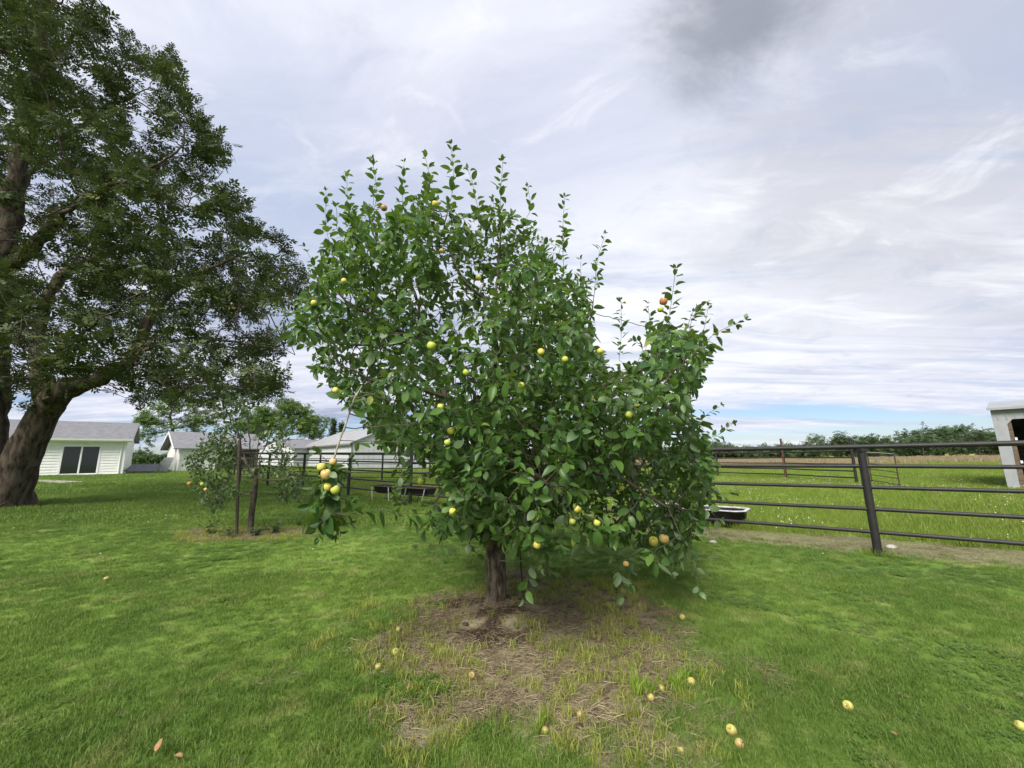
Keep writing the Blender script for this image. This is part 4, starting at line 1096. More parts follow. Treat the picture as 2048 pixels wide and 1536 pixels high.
# trunk part (lower stem) split from the branches
V, F_ = A_.tubes(lambda r, s: s == 0, 1.0, .42)
ob('trunk', np_mesh('trunk', V-TB, [F_], M['apple_bark'], smooth=True), apple)
V, F_ = A_.tubes(lambda r, s: s != 0)
MB().tube([A_.P[i]-TB for i in range(HANG_START+6, HANG2+1)], [.0062 for i in range(HANG_START+6, HANG2+1)], 7).build('hanging_branch', M['grey_twig'], apple, smooth=True)
ob('branches', np_mesh('branches', V-TB, [F_], M['twig'], smooth=True), apple)

# leaves
P_, D_, N_, S_ = [], [], [], []
def put_leaf(p, axis, ang, size, pitch=.9, droop=.25):
    axis = axis/(np.linalg.norm(axis)+1e-9)
    h = np.array([0.3, .2, .9]); u_ = np.cross(axis, h); u_ /= np.linalg.norm(u_)+1e-9; w_ = np.cross(axis, u_)
    out = math.cos(ang)*u_+math.sin(ang)*w_
    d = axis*math.cos(pitch)+out*math.sin(pitch)+np.array([0, 0, -droop])+rng.normal(0, .18, 3)
    nn = axis*.7-out*.15+np.array([0, 0, .7])+rng.normal(0, .28, 3)
    P_.append(p); D_.append(d); N_.append(nn); S_.append(size)
shoot_nodes = {}
for (a, b, lf) in SH:
    for i in range(a, b): shoot_nodes[i] = lf
ang = 0.0
for i in range(len(A_.p)):
    if A_.par[i] < 0 or (i not in shoot_nodes and not (HANG <= i < N_LIMB) and (A_.h[i] > 9 or A_.r[i] > .013)): continue
    if HANG-14 <= i <= HANG: continue
    p = A_.P[i]; ax = p-A_.P[A_.par[i]]
    low = float(np.interp(p[2], [1.0, 2.2, 4.6], [.27, .42, .10]))
    base = float(np.interp(p[2], [.8, 2.5, 5.0], [.086, .086, .096]))
    if i in shoot_nodes:
        if shoot_nodes[i] == 0: continue
        k = 1; tipk = A_.h[i]
        if tipk > 1 and rng.random() < .15: continue
        p = p+ax*rng.uniform(-.5, .5)
        ang += 2.4; put_leaf(p, ax, ang, base*(.66+.11*min(tipk, 6))*rng.uniform(.8, 1.15), .75, .2)
        if tipk == 0:
            for _ in range(3): ang += 2.4; put_leaf(p, ax, ang, base*.58*rng.uniform(.7, 1.1), .45, .0)
        elif rng.random() < .8: ang += 2.4; put_leaf(p, ax, ang, base*rng.uniform(.7, 1.05), .9, .3)
        continue
    if N_LIMB > i >= HANG:
        for _ in range(6): ang += 2.4; put_leaf(p, ax+np.array([0, 0, .01]), ang, .13*rng.uniform(.7, 1.2), 1.0, .4)
        continue
    m_ = 6 if A_.h[i] == 0 else (3.4 if A_.h[i] <= 4 else 2.2)
    m_ = int(m_)+(rng.random() < m_-int(m_))
    for _ in range(m_):
        ang += 2.4+rng.normal(0, .3); put_leaf(p+rng.normal(0, .012, 3), ax, ang, base*float(np.clip(rng.lognormal(-.08, .25), .4, 1.35)), rng.uniform(.6, 1.2), low)
P_ = np.array(P_); D_ = np.array(D_); N_ = np.array(N_); S_ = np.array(S_)
LV = [leaf_variant(1.0, w, f, c, tw) for w, f, c, tw in ((.56, .30, .10, .1), (.60, .15, .22, -.2), (.52, .55, .05, .35), (.58, .22, .40, .0), (.62, .05, .15, -.45), (.54, .65, .22, .2), (.50, .4, .5, .5), (.58, -.1, .12, .2))]
#@@APPLES
# ------------------------------------------------------------------ apples
def apple_meshes():
    out = {}
    prof = [(0.0, .30), (.10, .335), (.22, .41), (.34, .42), (.44, .33), (.495, .15), (.50, -.02), (.47, -.18), (.40, -.32), (.30, -.41), (.19, -.45), (.09, -.43), (0, -.40)]
    seg = 14
    for key in ('ap_green', 'ap_yellow', 'ap_orange', 'ap_red', 'wf_green', 'wf_yellow', 'wf_orange', 'wf_red'):
        V = [(0, 0, prof[0][1])]; F = []
        for r, z in prof[1:-1]:
            for k in range(seg):
                a = 2*math.pi*k/seg; lob = 1+.03*math.cos(5*a)*(.5-z); V.append((r*lob*math.cos(a), r*lob*math.sin(a), z))
        V.append((0, 0, prof[-1][1])); nr = len(prof)-2
        for k in range(seg): F.append((0, 1+k, 1+(k+1) % seg))
        for i in range(nr-1):
            for k in range(seg): F.append((1+i*seg+k, 1+(i+1)*seg+k, 1+(i+1)*seg+(k+1) % seg, 1+i*seg+(k+1) % seg))
        for k in range(seg): F.append((len(V)-1, 1+(nr-1)*seg+(k+1) % seg, 1+(nr-1)*seg+k))
        me = bpy.data.meshes.new('apple'); me.from_pydata([tuple(np.array(v)*.07) for v in V], [], F); me.materials.append(M[key])
        me.polygons.foreach_set('use_smooth', np.ones(len(me.polygons), bool)); me.update(); out[key] = me
    return out
APM = apple_meshes()
stem_me = MB().tube([(0, 0, .02), (.001, 0, .032), (.005, .001, .046)], [.0016, .0016, .002], 6).mesh('stem', M['twig'])
def add_apple(pos, diam, key, label, group, tilt=0.25, blush_to=None):
    o = ob('apple', APM[key]); o.location = tuple(pos); s = diam/.07; o.scale = (s, s, s*rng.uniform(.92, 1.04))
    o.rotation_euler = (rng.normal(0, tilt), rng.normal(0, tilt), rng.uniform(-2.6, -.6))
    tag(o, label, 'apple', group); st = ob('stem', stem_me, o); return o
lpx, lpy, lz = project(P_+D_/np.linalg.norm(D_, axis=1)[:, None]*S_[:, None]*.7)
alive = np.ones(len(P_), bool)
HANGING = [  # pixel, diameter in pixels, colour, label
 (902, 862, 16, 'ap_yellow', 'bright yellow-green apple against dark leaves left of the trunk'),
 (895, 885, 14, 'ap_green', 'dim green apple directly under the bright one left of the trunk'),
 (932, 745, 15, 'ap_green', 'green apple in shade beside the leader, mid crown'),
 (863, 692, 20, 'ap_green', 'green apple under pale leaves, upper left of mid crown'),
 (881, 814, 14, 'ap_yellow', 'half hidden yellow apple on the left side of the crown'),
 (1043, 771, 14, 'ap_green', 'dull green apple just right of the crown centre'),
 (1082, 704, 15, 'ap_yellow', 'leftmost yellow apple of the three in a row high in the middle crown'),
 (1130, 719, 14, 'ap_green', 'middle apple of the three in a row high in the middle crown'),
 (1200, 703, 14, 'ap_yellow', 'rightmost yellow apple of the three in a row high in the middle crown'),
 (1258, 830, 16, 'ap_green', 'green apple among leaves on the right side of the crown'),
 (1155, 1018, 16, 'ap_yellow', 'bright yellow apple low in the crown, above a smaller green one'),
 (1145, 1043, 13, 'ap_green', 'small green apple tucked under the bright yellow low one'),
 (1194, 1046, 15, 'ap_green', 'pale pointed green apple low in the crown right of the bright yellow one'),
 (1074, 1090, 17, 'ap_yellow', 'single yellow apple hanging just right of the trunk top'),
 (1307, 1083, 20, 'ap_yellow', 'left yellow apple of the touching pair low on the right'),
 (1328, 1078, 23, 'ap_orange', 'right orange-blushed apple of the touching pair low on the right'),
 (871, 408, 15, 'ap_yellow', 'yellow apple near the crown top among upright shoots'),
 (768, 416, 14, 'ap_red', 'reddish apple near the top left shoots of the crown'),
 (957, 556, 13, 'ap_yellow', 'yellow apple upper middle, just left of the leader'),
 (883, 502, 10, 'ap_orange', 'small orange apple below the crown top yellow one'),
 (1327, 603, 17, 'ap_red', 'red apple on the tall shoot at the upper right'),
 (1321, 619, 13, 'ap_green', 'green apple touching the red one on the upper right shoot'),
 (688, 562, 12, 'ap_yellow', 'small yellow-green apple at the upper left edge of the crown'),
 (628, 606, 13, 'ap_yellow', 'yellow apple at the far left tip of the crown'),
 (905, 1023, 14, 'ap_yellow', 'yellow apple in the low left skirt of leaves'),
 (671, 781, 13, 'ap_yellow', 'apple under the left edge of the crown against the sky'),
 (1243, 976, 12, 'ap_green', 'shaded green apple deep in the low right crown'),
 (1252, 1128, 12, 'ap_orange', 'small orange apple in the lowest drooping sprays'),
 (843, 962, 17, 'ap_green', 'green apple in the spray hanging in front of the fence'),
]
for x_, y_, d_, key, lab in HANGING:
    dd = np.hypot(lpx-x_, lpy-y_); c = alive & (dd < 26)
    zt = np.sort(lz[c])[min(2, c.sum()-1)] if c.sum() else TB[1]
    zt = min(max(zt, d_*.0), 6.0)
    pos = CAMPOS+pix_dir(x_, y_)*(zt/(pix_dir(x_, y_)@_f))
    diam = float(np.clip(d_*.92*zt/FPX, .045, .09))
    rp_ = diam*FPX/zt/2
    alive &= ~((dd < rp_*1.25) & (lz < zt+.05))
    add_apple(pos, diam, key, lab, 'apples hanging in the apple tree', .25)
for x_, y_, d_, dy, key, lab in (
 (652, 949, 20, -1.70, 'ap_orange', 'largest orange apple in the cluster on the low hanging branch'),
 (643, 934, 17, -1.64, 'ap_yellow', 'yellow apple upper left in the hanging branch cluster'),
 (666, 924, 15, -1.60, 'ap_orange', 'topmost orange apple of the hanging branch cluster'),
 (637, 966, 12, -1.55, 'ap_green', 'small pale green apple at the left of the hanging cluster'),
 (656, 974, 16, -1.66, 'ap_yellow', 'yellow apple below the largest one on the hanging branch'),
 (671, 980, 18, -1.72, 'ap_green', 'lowest green apple, right bottom of the hanging cluster')):
    pos = at(x_, y_, YT+dy); zt = float((pos-CAMPOS)@_f); diam = d_*zt/FPX; dd = np.hypot(lpx-x_, lpy-y_)
    alive &= ~((dd < d_*.62) & (lz < zt+.04)); add_apple(pos, diam, key, lab, 'apples on the low hanging branch', .25)
P_, D_, N_, S_, lpx, lpy, lz = (q[alive] for q in (P_, D_, N_, S_, lpx, lpy, lz))
n = len(P_); B_ = frames(D_, N_); vid = rng.integers(0, len(LV), n); rnd = rng.random(n)
print('apple leaves', n)
# the 300 leaves that show largest: unobstructed and near; the rest is one foliage mesh
pxs = S_*FPX/lz
facing = np.abs(np.einsum('ni,ni->n', B_[:, :, 2], (CAMPOS-P_)/np.linalg.norm(CAMPOS-P_, axis=1)[:, None]))
grid = {}
for i in range(n): grid.setdefault((int(lpx[i]//24), int(lpy[i]//24)), []).append(i)
vis = np.ones(n, bool)
for i in range(n):
    gx, gy = int(lpx[i]//24), int(lpy[i]//24)
    for a in (-1, 0, 1):
        for b in (-1, 0, 1):
            for j in grid.get((gx+a, gy+b), ()):
                if lz[j] < lz[i]-.01 and (lpx[j]-lpx[i])**2+(lpy[j]-lpy[i])**2 < (.30*pxs[j])**2: vis[i] = False; break
            if not vis[i]: break
        if not vis[i]: break
score = np.where(vis, pxs*(.35+facing), 0)
solo = np.argsort(-score)[:300]
sel = np.zeros(n, bool); sel[solo] = True
leaf_me = []
for k, (v, tr, qd) in enumerate(LV):
    leaf_me.append(np_mesh('leaf', v, [tr, qd], M['apple_leaf'], {'rand': np.zeros(len(v))}, smooth=True))
for i in solo:
    o = ob('leaf', leaf_me[vid[i]], apple)
    Mx = Matrix(B_[i].tolist()).to_4x4() @ Matrix.Diagonal((S_[i],)*3+(1,)); Mx.translation = Vector(P_[i]-TB); o.matrix_basis = Mx
r_ = ~sel
V, F, R = scatter(LV, P_[r_], B_[r_], S_[r_], vid[r_], rnd[r_])
tag(ob('foliage', np_mesh('foliage', V-TB, F, M['apple_leaf'], {'rand': R}, smooth=True), apple), kind='stuff')

GROUND_APPLES = [
 (790, 1307, 15, 'ap_green', 'fallen green apple in grass at the left edge of the bare patch'),
 (756, 1335, 13, 'ap_yellow', 'fallen yellowish apple farthest left of the bare patch'),
 (943, 1353, 14, 'ap_orange', 'fallen orange apple in front of the trunk, left of the bare patch middle'),
 (818, 1378, 13, 'ap_red', 'fallen reddish apple in the grass lower left of the bare patch'),
 (797, 1257, 11, 'ap_green', 'small fallen green apple, topmost of those left of the trunk'),
 (863, 1287, 10, 'ap_green', 'tiny pale fallen apple on straw left of the dug soil'),
 (1365, 1237, 12, 'ap_yellow', 'fallen yellow apple on dry grass behind right, under the crown'),
 (1297, 1376, 15, 'ap_green', 'fallen green apple, left one of the group in the bright tufts'),
 (1323, 1372, 14, 'ap_green', 'fallen green apple, middle of the group in the bright tufts'),
 (1302, 1396, 14, 'ap_yellow', 'fallen yellowish apple, lowest of the group in the bright tufts'),
 (1383, 1362, 16, 'ap_yellow', 'fallen dull yellow apple just right of the bright tufts'),
 (1697, 1410, 19, 'ap_yellow', 'fallen yellow apple alone in green grass at the right'),
 (2043, 1455, 19, 'ap_yellow', 'fallen yellow apple cut by the right edge of the view'),
 (1464, 1461, 20, 'ap_yellow', 'fallen bright yellow apple above the orange one, lower right'),
 (1479, 1489, 18, 'ap_orange', 'fallen orange apple just below the bright yellow one, lower right'),
 (1362, 1498, 16, 'ap_green', 'fallen green apple nearest the camera in the grass'),
 (1090, 1462, 15, 'ap_green', 'fallen green apple at the front edge of the bare patch'),
 (1160, 1430, 13, 'ap_orange', 'brownish windfall apple on the bare soil at the front'),
 (212, 1158, 9, 'ap_yellow', 'lone pale windfall apple far out on the left lawn'),
]
for x_, y_, d_, key, lab in GROUND_APPLES:
    q = ground(x_, y_+d_*.3); zt = float((q-CAMPOS)@_f); diam = float(np.clip(d_*zt/FPX, .03, .08))
    q[2] = float(surface(q[0], q[1]))+diam*.40
    add_apple(q, diam*.95, key.replace('ap_', 'wf_'), lab, 'windfall apples on the ground', .9)

# stake and tie beside the trunk
s0 = at(1048, 1195, YT+.12); s1 = at(1036, 1050, YT+.12)
stk = empty('tree_stake', tuple(s0)); tag(stk, 'thin dark metal stake tied to the apple trunk', 'stake')
MB().tube([(0, 0, -.1), s1-s0], .011, 8).build('rod', M['dark_steel'], stk)
tp = at(1045, 1122, YT+.11)-s0; tq = at(1000, 1121, YT-.095)-s0
MB().tube([tp, (tp+tq)/2+np.array([0, -.04, 0]), tq], .006, 6).build('tie', M['grey_twig'], stk)

# ------------------------------------------------------------------ small apple tree, its post and bed
YS = SB[1]; Sm = Tree()
def SP(*l): return [at(x_, y_, YS+dy) for x_, y_, dy in l]
i0 = Sm.node(at(501, 1070, YS), -1)
top = Sm.smooth_line([Sm.p[0]]+SP((503, 1030, 0), (509, 985, 0), (512, 955, 0)), i0, .12)
def nearS(px, py, dy=0): return int(np.linalg.norm(np.array(Sm.p)-at(px, py, YS+dy), axis=1).argmin())
def slimb(st, pts): return Sm.smooth_line([Sm.p[st]]+SP(*pts), st, .12, .012)
slimb(top, [(514, 900, .05), (518, 850, .1)]); slimb(top, [(540, 962, -.2), (575, 958, -.3), (605, 965, -.4)])
slimb(nearS(509, 985), [(485, 985, -.2), (462, 996, -.4), (440, 990, -.5)]); slimb(top, [(490, 920, .1), (478, 870, .1), (455, 830, .1), (452, 800, .1)])
slimb(nearS(490, 920, .1), [(460, 900, .3), (425, 900, .4), (400, 930, .4)]); slimb(top, [(530, 890, .3), (560, 850, .4)]); slimb(top, [(500, 890, -.2), (495, 830, -.3), (480, 790, -.3)])
SPOLY = [[(385, 900), (410, 870), (470, 880), (480, 930), (470, 990), (450, 1015), (405, 1018), (385, 975)], [(430, 800), (470, 790), (500, 810), (505, 870), (450, 880), (430, 850)],
         [(565, 950), (612, 940), (625, 970), (600, 1005), (570, 990)], [(505, 850), (560, 835), (590, 860), (570, 900), (510, 900)], [(360, 900), (400, 890), (395, 960), (375, 950)], [(480, 940), (520, 930), (560, 950), (500, 960)], [(520, 900), (560, 870), (605, 930), (540, 955)]]
n = 30000
Q = np.stack([SB[0]+rng.uniform(-2.2, 2.2, n), YS+rng.uniform(-.9, .9, n), rng.uniform(.2, 3.6, n)], 1); px, py, dz = project(Q)
ok = np.zeros(n, bool)
for k_, pp in enumerate(SPOLY): ok |= in_poly(px, py, pp) & (rng.random(n) < (.75, .8, 1, .4, .5, .5, .55)[k_])
Q = Q[ok]; Q = Q[rng.permutation(len(Q))[:420]]
Sm.colonize(Q, .1, 3, .15, 60, wob=.2)
Sm.finish(.0035, 2.1); Sm.r = np.where(Sm.r > .02, .02+(Sm.r-.02)*(.055-.02)/(Sm.r[2]-.02), Sm.r)
smt = empty('young_apple_tree', tuple(SB)); tag(smt, 'thin sparse young apple tree in a weedy bed left of the main tree', 'tree')
V, F_ = Sm.tubes(lambda r, s: s == 0, 1, .3); ob('trunk', np_mesh('trunk', V-SB, [F_], M['twig'], smooth=True), smt)
V, F_ = Sm.tubes(lambda r, s: s != 0); ob('branches', np_mesh('branches', V-SB, [F_], M['twig'], smooth=True), smt)
LVs = [leaf_variant(1, w, f, c, tw) for w, f, c, tw in ((.5, .3, .1, .1), (.55, .15, .25, -.2), (.48, .45, .1, .2))]
nod = np.nonzero((Sm.h <= 3) & (np.arange(len(Sm.p)) > 30))[0]; nod = np.repeat(nod, 10); n = len(nod)
V, F, R = scatter(LVs, Sm.P[nod]+rng.normal(0, .055, (n, 3)), frames(rnd_unit(n)+np.array([0, 0, -.2]), rnd_unit(n)*.6+np.array([0, 0, .8])), rng.uniform(.055, .10, n), rng.integers(0, 3, n), rng.random(n))
tag(ob('foliage', np_mesh('foliage', V-SB, F, M['small_leaf'], {'rand': R}), smt), kind='stuff')
print('small tree leaves', n)
for x_, y_, key, lab in ((412, 979, 'ap_orange', 'orange apple on the drooping left side of the young tree'), (405, 968, 'ap_green', 'green apple beside the orange one on the young tree'), (379, 967, 'ap_red', 'red apple at the far left tip of the young tree')):
    q = at(x_, y_, YS-.3); add_apple(q, .075, key, lab, 'apples on the young tree')
ps0 = at(474, 1076, YS-.15); ps1 = at(479, 880, YS-.15)
tp_ = empty('steel_post', tuple(ps0)); tag(tp_, 'dark steel post standing left of the young tree trunk', 'post')
MB().tube([(0, 0, -.15), ps1-ps0], .028, 8).build('shaft', M['dark_steel'], tp_)
a_, b_ = at(460, 996, YS-.2)-ps0, at(508, 985, YS-.02)-ps0
MB().tube([a_, (a_+b_)/2+np.array([0, 0, .02]), b_], .012, 6).build('tie', M['grey_twig'], tp_)

# weeds
def weed(name, label, base, h, nst, spread, size, matl, per=9):
    root = empty(name, tuple(base)); tag(root, label, 'weed', 'weeds by the fence and beds')
    mb = MB(); Pp = []; Dd = []
    for k in range(nst):
        a = rng.uniform(0, 6.28); tp = np.array([math.cos(a)*spread*rng.random(), math.sin(a)*spread*rng.random(), h*rng.uniform(.6, 1)])
        mb.tube([(0, 0, -.02), tp*.5+rng.normal(0, .01, 3), tp], [.006, .005, .003], 5)
        for j in range(per): f = rng.uniform(.15, 1); Pp.append(tp*f); b = rng.uniform(0, 6.28); Dd.append((math.cos(b), math.sin(b), rng.uniform(-.1, .7)))
    mb.build('stems', matl, root); Pp = np.array(Pp); Dd = np.array(Dd); n = len(Pp)
    V, F, R = scatter(LVs, Pp, frames(Dd, rnd_unit(n)*.4+np.array([0, 0, 1])), size*rng.uniform(.6, 1.2, n), rng.integers(0, 3, n), rng.random(n))
    ob('leaves', np_mesh('leaves', V, F, matl, {'rand': R}), root)
for x_, y_, h, s, sp2, sz, lab in ((792, 1012, .75, 8, .22, .15, 'tall yellow-green weed in front of the long feed trough'), (597, 1008, .9, 6, .2, .13, 'upright leafy weed beyond the young apple tree'), (845, 1014, .3, 6, .3, .1, 'low leafy weed at the fence post foot'),
                              (420, 1068, .28, 7, .35, .08, 'low weed at the left end of the young tree bed'), (455, 1075, .22, 7, .3, .08, 'low weed in front of the steel post'), (545, 1066, .25, 8, .35, .08, 'spreading weed right of the young tree trunk'), (510, 1072, .18, 7, .2, .07, 'small weed at the young tree foot'),
                              (186, 947, .35, 9, .6, .2, 'weed clump under the sliding door of the house'), (240, 948, .4, 9, .5, .2, 'weed clump at the right corner of the house')):
    q = ground(x_, y_); q[2] = float(surface(q[0], q[1])); weed('weed', lab, q, h, s, sp2, sz, M['weed'] if h > .29 else M['small_leaf'])
#@@GRASS
# ------------------------------------------------------------------ small things on the ground
for x_, y_, s, lab in ((398, 1503, .05, 'curled brown dead leaf, upper one in the bottom left grass'), (345, 1527, .055, 'brown dead leaf at the bottom edge, right one'), (303, 1532, .05, 'brown dead leaf at the bottom edge, left one'), (1797, 1490, .035, 'small tan dead leaf in the grass at lower right'), (1245, 1160, .07, 'pale dead leaf lying under the drooping right sprays')):
    q = ground(x_, y_); q[2] = float(surface(q[0], q[1]))+.045
    v, tr, qd = leaf_variant(1.0, .62, .45, -.25, .5); o = ob('dead_leaf', np_mesh('dead_leaf', v*s, [tr, qd], M['dead_leaf'], smooth=True)); o.location = tuple(q); o.rotation_euler = (rng.normal(0, .3), rng.normal(0, .3), rng.uniform(0, 6))
    tag(o, lab, 'dead leaf', 'dead leaves on the lawn')
def stone(px, py, s, lab):
    q = ground(px, py); mb = MB(); V = []
    for i in range(7):
        for k in range(10):
            th = math.pi*(i+.5)/7; ph = 2*math.pi*k/10; r = s*(.75+.5*rng.random()*.5); V.append((r*math.sin(th)*math.cos(ph)*1.3, r*math.sin(th)*math.sin(ph), r*math.cos(th)*.6))
    F = [(i*10+k, (i+1)*10+k, (i+1)*10+(k+1) % 10, i*10+(k+1) % 10) for i in range(6) for k in range(10)]+[tuple(range(10)), tuple(range(60, 70))[::-1]]
    mb.add(V, F); o = mb.build('stone', M['stone'], smooth=True); o.location = (q[0], q[1], float(surface(q[0], q[1]))+s*.25); tag(o, lab, 'stone')
stone(1783, 1096, .07, 'pale stone at the foot of the right fence post'); stone(1426, 1086, .06, 'pale stone on cut grass left of the tub trough')

# ------------------------------------------------------------------ grass, straw, clods, blossoms
def clump(nb, rad, h, w, lean, mat_, name, tipdrop=.25, seed=0):
    r = np.random.default_rng(seed); V = []; T3 = []; Q4 = []; R = []
    for i in range(nb):
        a = r.uniform(0, 6.28); d = rad*math.sqrt(r.random()); o = np.array([math.cos(a)*d, math.sin(a)*d, -.008])
        b = r.uniform(0, 6.28); hh = h*r.uniform(.45, 1.15); ln = r.uniform(.1, 1)*lean
        dr = np.array([math.cos(b), math.sin(b), 0]); sd = np.array([-math.sin(b), math.cos(b), 0])*w*r.uniform(.7, 1.3)/2
        c = r.uniform(0, 6.28); sd = np.array([math.cos(c), math.sin(c), 0])*np.linalg.norm(sd)
        m_ = o+np.array([0, 0, hh*.6])+dr*hh*ln*.35; t_ = o+np.array([0, 0, hh*(1-tipdrop*ln)])+dr*hh*ln
        k = len(V); V += [o-sd, o+sd, m_+sd*.85, m_-sd*.85, t_]; Q4.append((k, k+1, k+2, k+3)); T3.append((k+3, k+2, k+4)); R += [r.random()]*5
    return np_mesh(name, np.array(V), [np.array(T3), np.array(Q4)], mat_, {'rand': R})
def clover_clump(nb, rad, h, seed):
    r = np.random.default_rng(seed); V = []; T3 = []; R = []
    for i in range(nb):
        a = r.uniform(0, 6.28); d = rad*math.sqrt(r.random()); c = np.array([math.cos(a)*d, math.sin(a)*d, h*r.uniform(.4, 1)]); s = r.uniform(.009, .016); rv = r.random(); tl = r.normal(0, .25, 2)
        for q in range(3):
            b = a+q*2.094; e1 = np.array([math.cos(b), math.sin(b), 0]); e2 = np.array([-math.sin(b), math.cos(b), 0]); k = len(V)
            for u_, w_ in ((0, 0), (.8, .55), (1.15, 0), (.8, -.55)):
                q_ = c+s*(e1*u_+e2*w_); q_[2] += q_[0]*0+(e1*u_*s)@np.array([tl[0], tl[1], 0]); V.append(q_)
            T3 += [(k, k+2, k+1), (k, k+3, k+2)]; R += [rv]*4
    T3 = np.array(T3)[:, ::-1]
    return np_mesh('clover', np.array(V), [T3], M['clover'], {'rand': R})
def straw_clump(nb, rad, L, w, seed, mat_):
    r = np.random.default_rng(seed); V = []; Q4 = []; R = []
    for i in range(nb):
        a = r.uniform(0, 6.28); d = rad*math.sqrt(r.random()); o = np.array([math.cos(a)*d, math.sin(a)*d, r.uniform(.0, .022)]); b = r.uniform(0, 6.28); l = L*r.uniform(.3, 1.1)
        dr = np.array([math.cos(b), math.sin(b), r.normal(0, .12)])*l/2; sd = np.array([-math.sin(b), math.cos(b), r.normal(0, .5)])*w*.5; bow = np.array([r.normal(0, .1), r.normal(0, .1), r.uniform(0, .12)])*l
        k = len(V); V += [o-dr-sd, o-dr+sd, o+bow+sd, o+bow-sd, o+dr+sd*.6, o+dr-sd*.6]; Q4 += [(k, k+1, k+2, k+3), (k+3, k+2, k+4, k+5)]; R += [r.random()]*6
    return np_mesh('straw', np.array(V), [np.array(Q4)], mat_, {'rand': R})
def clod_mesh(seed):
    r = np.random.default_rng(seed); V = []
    for i in range(4):
        for k in range(6):
            th = math.pi*(i+.5)/4; ph = 2*math.pi*k/6; q = .016*r.uniform(.6, 1.2); V.append((q*math.sin(th)*math.cos(ph), q*math.sin(th)*math.sin(ph), q*math.cos(th)*.7))
    F = [(i*6+k, (i+1)*6+k, (i+1)*6+(k+1) % 6, i*6+(k+1) % 6) for i in range(3) for k in range(6)]
    return np_mesh('clod', np.array(V), [np.array(F), np.array([tuple(range(6)), tuple(range(18, 24))[::-1]])], M['soil_clod'])
def blossom_mesh(seed):
    r = np.random.default_rng(seed); V = []; Q4 = []
    for i in range(4):
        for k in range(6):
            th = math.pi*(i+.5)/4; ph = 2*math.pi*k/6; q = .014*r.uniform(.8, 1.1); V.append((q*math.sin(th)*math.cos(ph), q*math.sin(th)*math.sin(ph), q*math.cos(th)))
    F = [(i*6+k, (i+1)*6+k, (i+1)*6+(k+1) % 6, i*6+(k+1) % 6) for i in range(3) for k in range(6)]
    return np_mesh('blossom', np.array(V), [np.array(F), np.array([tuple(range(6)), tuple(range(18, 24))[::-1]])], M['blossom'])

def instancer(name, label, cat, meshes, P, vid, rotz, scl, tilt=None):
    """one object: points that carry instances of the given meshes"""
    coll = bpy.data.collections.new(name+'_pieces')
    for i, me_ in enumerate(meshes):
        o = bpy.data.objects.new('%02d_%s' % (i, me_.name.split('.')[0]), me_); coll.objects.link(o)
    me = bpy.data.meshes.new(name); me.vertices.add(len(P)); me.vertices.foreach_set('co', np.asarray(P, np.float32).ravel())
    a = me.attributes.new('vid', 'INT', 'POINT'); a.data.foreach_set('value', np.asarray(vid, np.int32))
    a = me.attributes.new('scl', 'FLOAT', 'POINT'); a.data.foreach_set('value', np.asarray(scl, np.float32))
    rot = np.zeros((len(P), 3), np.float32); rot[:, 2] = rotz
    if tilt is not None: rot[:, :2] = tilt
    a = me.attributes.new('rot', 'FLOAT_VECTOR', 'POINT'); a.data.foreach_set('vector', rot.ravel())
    o = ob(name, me); tag(o, label, cat, kind='stuff')
    ng = bpy.data.node_groups.new(name, 'GeometryNodeTree')
    ng.interface.new_socket('Geometry', in_out='INPUT', socket_type='NodeSocketGeometry'); ng.interface.new_socket('Geometry', in_out='OUTPUT', socket_type='NodeSocketGeometry')
    gi = ng.nodes.new('NodeGroupInput'); go = ng.nodes.new('NodeGroupOutput')
    ci = ng.nodes.new('GeometryNodeCollectionInfo'); ci.inputs['Collection'].default_value = coll; ci.inputs['Separate Children'].default_value = True; ci.inputs['Reset Children'].default_value = True
    ip = ng.nodes.new('GeometryNodeInstanceOnPoints'); ip.inputs['Pick Instance'].default_value = True
    def na(nm, tp):
        q = ng.nodes.new('GeometryNodeInputNamedAttribute'); q.data_type = tp; q.inputs['Name'].default_value = nm; return q.outputs[0]
    ng.links.new(gi.outputs[0], ip.inputs['Points']); ng.links.new(ci.outputs[0], ip.inputs['Instance'])
    ng.links.new(na('vid', 'INT'), ip.inputs['Instance Index']); ng.links.new(na('rot', 'FLOAT_VECTOR'), ip.inputs['Rotation']); ng.links.new(na('scl', 'FLOAT'), ip.inputs['Scale'])
    ng.links.new(ip.outputs[0], go.inputs[0])
    md = o.modifiers.new('scatter', 'NODES'); md.node_group = ng
    return o
def wedge(n, y0, y1, k=1.55, side=1.2):
    y = np.sqrt(rng.uniform(y0*y0, y1*y1, n)); x = rng.uniform(-1, 1, n)*(k*y+side); return x, y
def area(y0, y1, k=1.55, side=1.2): return k*(y1*y1-y0*y0)+2*side*(y1-y0)
def on_ground(x, y): return np.stack([x, y, surface(x, y)], 1)

LAWN = [clump(44, .08, .060, .0036, .9, M['lawn'], 'lawn_clump', seed=k) for k in range(5)]+[clover_clump(26, .08, .035, 90+k) for k in range(2)]
FARL = [clump(46, .26, .075, .011, .9, M['lawn'], 'lawn_clump', seed=20+k) for k in range(4)]
TUFT = [clump(18, .036, .085, .0045, .75, M['tuft'], 'tuft', seed=40+k) for k in range(3)]
